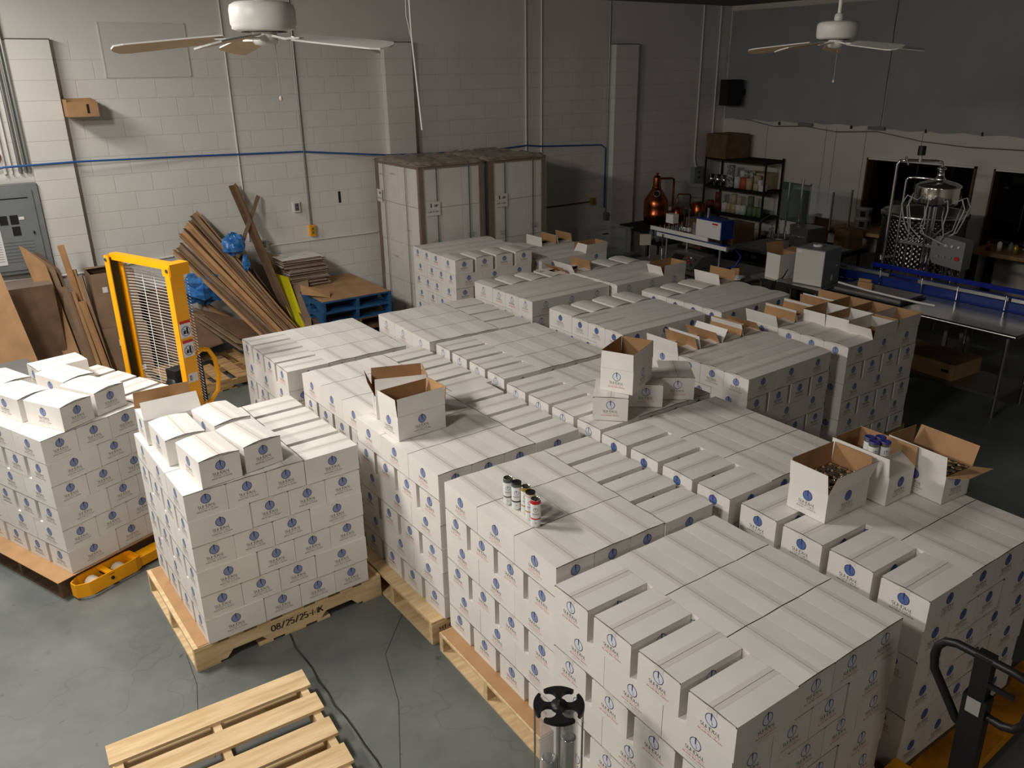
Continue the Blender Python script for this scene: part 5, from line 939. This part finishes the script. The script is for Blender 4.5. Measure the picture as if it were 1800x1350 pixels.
for k in range(10): MB().cyl((-.03, -.35+.075*k, 1.33), (-.03, -.35+.075*k, .97), .006, 'chrome', 6).build('filling_nozzle', f)
MB().box((-.03, 0, 1.31), (.03, .8, .03), 'steel_dull').build('nozzle_bar', f)
for k in range(8): MB().cyl((.1+.03*(k % 3), -.36+.1*k, .9), (.1+.03*(k % 3), -.36+.1*k, 1.25+.05*(k % 2)), .009, 'chrome', 6).build('guide_rod', f)
c = MB().add([(-.09, y_, z_) for y_, z_ in ((-.12, 1.14), (-.46, 1.10), (-.46, 1.42), (-.16, 1.46), (-.08, 1.40), (-.08, 1.2))]+[(.1, y_, z_) for y_, z_ in ((-.12, 1.14), (-.46, 1.10), (-.46, 1.42), (-.16, 1.46), (-.08, 1.40), (-.08, 1.2))], [(0, 5, 4, 3, 2, 1), (6, 7, 8, 9, 10, 11)]+[(i, (i+1) % 6, (i+1) % 6+6, i+6) for i in range(6)], 'steel_dull').build('button_cabinet', f)
for i in range(4):
    for k in range(2):
        m = 'red' if (k == 1 and i == 3) else 'chrome' if i == 0 and k == 0 else 'white_paint' if k == 0 else 'ink_grey'
        MB().cyl((-.09, -.17-.075*i, 1.36-.13*k), (-.105, -.17-.075*i, 1.36-.13*k), .026 if m == 'red' else .014, m, 12).build('button', c)
for y_ in (-.4, -.3, -.2): MB().cyl((0, y_, .9), (0, y_, 1.13), .014, 'chrome').build('cabinet_post', f)
def dimple():
    m = mat('dimple_steel', (120, 116, 110), .28, metal=1); nt = m.node_tree; b = nt.nodes['Principled BSDF']
    tc = nt.nodes.new('ShaderNodeTexCoord'); mp = nt.nodes.new('ShaderNodeMapping'); vo = nt.nodes.new('ShaderNodeTexVoronoi'); bp = nt.nodes.new('ShaderNodeBump')
    sp = nt.nodes.new('ShaderNodeSeparateXYZ'); at = nt.nodes.new('ShaderNodeMath'); at.operation = 'ARCTAN2'; cb = nt.nodes.new('ShaderNodeCombineXYZ'); mu = nt.nodes.new('ShaderNodeMath'); mu.operation = 'MULTIPLY'; mu.inputs[1].default_value = .5
    nt.links.new(tc.outputs['Object'], sp.inputs[0]); nt.links.new(sp.outputs['Y'], at.inputs[0]); nt.links.new(sp.outputs['X'], at.inputs[1]); nt.links.new(at.outputs[0], mu.inputs[0]); nt.links.new(mu.outputs[0], cb.inputs[0]); nt.links.new(sp.outputs['Z'], cb.inputs[1])
    mp.inputs['Rotation'].default_value = (0, 0, PI/4); nt.links.new(cb.outputs[0], mp.inputs[0]); nt.links.new(mp.outputs[0], vo.inputs['Vector']); vo.inputs['Scale'].default_value = 22; vo.inputs['Randomness'].default_value = 0; vo.voronoi_dimensions = '2D'
    nt.links.new(vo.outputs['Distance'], bp.inputs['Height']); bp.inputs['Strength'].default_value = 1; bp.inputs['Distance'].default_value = .02; nt.links.new(bp.outputs[0], b.inputs['Normal'])
dimple()
e = empty('steel_tank', (10.42, 5.58, 0), 0, 'dimple-jacketed round steel tank standing behind the filling machine', 'tank')
MB().lathe([(.48, .25), (.5, .27), (.5, 1.44)], 'dimple_steel', 48).build('jacket', e); MB().lathe([(.5, 1.44), (.52, 1.45), (.525, 1.5), (.5, 1.52), (.47, 1.5), (.47, .3), (0, .28)], 'steel', 48).build('rim', e)
for k in range(3): MB().cyl((.38*math.cos(2.1*k+.5), .38*math.sin(2.1*k+.5), 0), (.38*math.cos(2.1*k+.5), .38*math.sin(2.1*k+.5), .28), .03, 'steel_dull').build('leg', e)
# ------------------------------------------------------------------ benches by the windows
table('work_bench', 11.22, 11.86, 6.55, 8.05, .95, 'wood-topped black bench carrying two white buckets', 'wood_top', 'black_matte', th=.05, r=.05)
table('work_bench', 11.22, 11.86, 3.3, 5.35, .95, 'wood-topped black bench under the window, cluttered with small bottles', 'wood_top', 'black_matte', th=.05, r=.05)
for k in range(2): 
    e = empty('bucket', (11.46, 7.08, .952+.155*k), .3, ('lower', 'upper')[k]+' white bucket of two stacked on the wood-topped bench', 'bucket', 'stacked white buckets'); MB().lathe([(0, 0), (.105, 0), (.12, .15), (.125, .15), (.125, .154), (0, .154)], 'bucket', 24).build('body', e)
    MB().box((-.118, -.02, .08), (.004, .07, .08), 'ink').build('printed_patch', e); MB().box((-.05, -.108, .08), (.07, .004, .08), 'ink').build('printed_patch', e)
for k in range(12):
    x_, y_ = 11.36+.06*(k % 3), 5.15-.115*k; m = ('cup_red', 'label', 'bottle', 'gold', 'cream', 'chrome')[k % 6]
    thing(MB().lathe([(0, 0), (.03, 0), (.03, .09+.02*(k % 2)), (.015, .12), (0, .13)], m, 12), 'small_bottle', '%s small bottle on the bench under the window, %s counting from the tank' % (('red', 'white', 'clear', 'golden', 'beige', 'silver')[k % 6], words_[k].replace('topmost', 'first')), 'bottle', 'small bottles on the window bench', loc=(x_, y_, .952))
crumple('black_bag', (11.62, 4.55, 1.13), .22, 'black', 'black bag lying on the bench under the window', 21, (.8, 1.3, .75))
thing(MB().box((0, 0, .0), (.03, .09, .02), 'red'), 'red_tool', 'small bright red object resting upon the black bag', 'tool', loc=(11.5, 4.45, 1.29))
conduit('coiled_hose', [(11.45+.05*math.cos(t_*.7), 4.6+.16*math.sin(t_*.7), 1.0+.006*t_) for t_ in range(26)], .01, 'white_hose', 'coil of pale hose on the bench beside the black bag')
b = MB()
for k in range(7): b.tube([(11.15-.02*k, 4.0+.03*math.sin(k), 1.05), (11.05-.02*k, 3.95+.12*math.sin(k*2.1), .8), (11.1, 3.9+.1*math.cos(k*1.7), .55+.05*k), (11.12, 4.0, .95)], .009, 'red_hose', 6)
thing(b, 'red_hose_bundle', 'bundle of dark red hoses hanging off the window bench', 'hose')
conduit('white_hose', [(9.3, 3.35, 3.0), (9.3, 3.4, 2.2), (9.32, 3.44, 1.6), (9.34, 3.5, 1.25), (9.33, 3.47, 1.13), (9.28, 3.44, 1.1)], .012, 'white_plastic', 'thick white cord hanging down at the far edge of the photo')
e = empty('kraft_box', (10.3, 3.35, 0), R(-10), 'brown box with white printed label beyond the conveyor', 'box'); MB().box((0, 0, .5), (.6, .5, 1.0), 'kraft_dark').build('body', e); s = MB().box((-.301, .1, .72), (.002, .12, .22), 'label'); [s.box((-.3025, .1, .66+q_*.025), (.001, .08, .01), 'ink') for q_ in range(5)]; s.build('shipping_label', e)
# office seen through the panes
e = empty('office_desk', (12.75, 6.6, 0), 0, 'pale desk inside the unlit office', 'desk'); MB().box((0, 0, .84), (.9, 1.8, .04), 'cream').build('desk_top', e); [MB().box((.4*sx, .8*sy, .41), (.05, .05, .82), 'grey_paint').build('leg', e) for sx in (-1, 1) for sy in (-1, 1)]
e = empty('computer', (12.45, 7.02, .862), R(6), 'grey all-in-one computer seen from behind through the window', 'computer'); MB().box((0, 0, .25), (.03, .48, .34), 'grey_paint').build('display', e); MB().box((0, 0, .05), (.16, .16, .01), 'galv').box((.03, 0, .08), (.01, .14, .12), 'galv').build('stand', e)
s = MB(); disc(s, 0, 0, 0, .022, 'black', lambda u, v: (-.0165, -u, .28+v), 14); s.add([(-.0165, -.006, .305), (-.0165, -.014, .318), (-.0165, -.004, .312)], [(0, 1, 2)], 'black'); s.build('logo', e)
e = empty('office_printer', (12.6, 4.75, .6), 0, 'pale office machine standing behind the second window pane', 'printer'); MB().box((0, 0, .45), (.6, .6, .9), 'grey_paint').build('body', e); MB().box((-.303, -.05, .5), (.006, .2, .36), 'black').build('panel', e); MB().box((-.1, 0, .97), (.4, .5, .1), 'galv').build('lid', e)
thing(MB().box((0, 0, .3), (.8, .9, .6), 'grey_paint'), 'office_cabinet', 'low grey cabinet under the office machine', 'cabinet', loc=(12.6, 4.75, 0))
thing(MB().box((0, 0, 0), (.4, .6, .18), 'black'), 'black_case', 'black case on the office shelf behind the second pane', 'case', loc=(12.7, 5.5, 1.0))
table('office_shelf', 12.45, 12.95, 5.1, 5.75, .9, 'small shelf table inside the office behind the windows', 'grey_paint', 'grey_paint')
# ------------------------------------------------------------------ can-end tube rack in front
e = empty('tube_rack', (1.462, 1.825, 0), R(8), 'floor-standing rack of clear tubes full of can ends with black four-lobed cap', 'rack')
ZT = 1.10; RT = .034; OFF = .052
top = MB(); n = 14
def lobe(a_):
    out = []
    r1, r2 = .094, .020
    for k in range(9): t_ = a_+R(8+74*k/8); out.append((r1*math.cos(t_), r1*math.sin(t_)))
    # scoop around the next tube
    c2 = (OFF*1.06*math.cos(a_+PI/2), OFF*1.06*math.sin(a_+PI/2))
    for k in range(9): t_ = a_+PI/2-R(24)-R(138)*k/8; out.append((c2[0]+.029*math.cos(t_), c2[1]+.029*math.sin(t_)))
    out.append((.010*math.cos(a_+PI/4), .010*math.sin(a_+PI/4)))
    c1 = (OFF*1.06*math.cos(a_), OFF*1.06*math.sin(a_))
    for k in range(9): t_ = a_+R(162)-R(138)*k/8; out.append((c1[0]+.029*math.cos(t_), c1[1]+.029*math.sin(t_)))
    return out
for k in range(4):
    P = lobe(PI/2*k); N_ = len(P); top.add([(x, y, ZT) for x, y in P]+[(x, y, ZT+.016) for x, y in P], [tuple(range(N_-1, -1, -1)), tuple(range(N_, 2*N_))]+[(i, (i+1) % N_, (i+1) % N_+N_, i+N_) for i in range(N_)], 'black')
top.lathe([(0, ZT-.001), (.03, ZT-.001), (.03, ZT+.017), (0, ZT+.017)], 'black', 16).build('cap', e)
MB().cyl((0, 0, ZT+.017), (0, 0, ZT+.03), .006, 'chrome', 10).build('cap_screw', e)
MB().lathe([(0, 0), (.13, 0), (.13, .02), (0, .03)], 'black', 28).build('base', e)
MB().cyl((0, 0, .02), (0, 0, ZT), .01, 'steel_dull').build('centre_rod', e)
for k in range(4):
    a_ = PI/2*k; c = (OFF*math.cos(a_), OFF*math.sin(a_))
    t = MB(); t.lathe([(RT, .02), (RT, ZT-.001)], 'tube_clear', 20, (c[0], c[1], 0)); tb = t.build('clear_tube', e)
    hgt = (1.055, .62, .9, 1.0)[k]; s = MB(); pr = [(0, .03)]
    z = .03
    while z < hgt: pr += [(.0275, z), (.0275, z+.003), (.0262, z+.004)]; z += .005
    pr += [(.024, z), (0, z-.004)]
    s.lathe(pr, 'chrome', 18, (c[0], c[1], 0)); s.build('can_ends', tb)
for k in range(4):
    a_ = PI/2*k+PI/4; MB().cyl((.088*math.cos(a_), .088*math.sin(a_), .02), (.088*math.cos(a_), .088*math.sin(a_), ZT), .004, 'steel', 8).build('side_rod', e)
s = empty('kraft_box', (1.18, 1.98, 0), R(15), 'flattened-looking kraft box low beside the clear tube rack', 'box'); MB().box((0, 0, .09), (.42, .32, .18), 'kraft').build('body', s); MB().poly([(-.21, .16, .18), (.21, .16, .18), (.2, .3, .2), (-.2, .3, .2)], 'kraft', .004, (0, 0, 1)).build('flap', s)
# ------------------------------------------------------------------ pallet jack
jk = empty('pallet_jack', (2.86, .98, 0), R(2), 'yellow pallet truck with black loop handle in the near corner', 'pallet jack')
for s in (-1, 1):
    b = MB(); y0 = s*.27
    b.box((.95, y0, .085), (1.45, .2, .012), 'yellow_worn'); [b.box((.95, y0+t_*.098, .06), (1.45, .006, .06), 'yellow') for t_ in (-1, 1)]; b.box((1.69, y0, .07), (.06, .12, .04), 'yellow'); b.build('fork', jk)
    MB().cyl((1.5, y0-.04, .04), (1.5, y0+.04, .04), .038, 'cream', 14).build('load_roller', jk)
MB().box((.16, 0, .16), (.2, .74, .2), 'yellow').lathe([(0, .44), (.05, .44), (.06, .42), (.06, .1), (.09, .08), (.09, .04), (0, .04)], 'yellow', 20, (.02, 0, 0)).build('pump_body', jk)
for s in (-1, 1): MB().cyl((.0, s*.05, .09), (.0, s*.1, .09), .088, 'black', 20).build('steer_wheel', jk)
hd = empty('handle', (0, 0, 0)); hd.parent = jk
b = MB(); b.box((0, 0, .33), (.06, .085, .66), 'black'); b.build('tow_bar', hd)
b = MB(); b.tube([(0, .0, .46), (-.01, .055, .50), (-.01, .165, .68), (-.01, .172, .74), (-.01, .165, .79), (-.01, .14, .825), (-.01, .10, .84), (-.01, -.10, .84), (-.01, -.15, .83), (-.01, -.175, .80), (-.01, -.178, .75), (-.01, -.165, .64), (-.01, -.14, .60), (-.01, -.10, .585), (0, -.02, .58)], .0165, 'black', 12); b.box((0, 0, .75), (.05, .06, .2), 'black'); b.build('loop_grip', hd)
MB().box((-.02, -.06, .74), (.012, .12, .02), 'black', M=T(0, 0, 0)).build('release_lever', hd); MB().box((-.032, 0, .62), (.001, .05, .07), 'ink_grey').build('worn_sticker', hd)
hd.location = (-.02, .0, .42); hd.rotation_euler = (0, R(-4), 0)
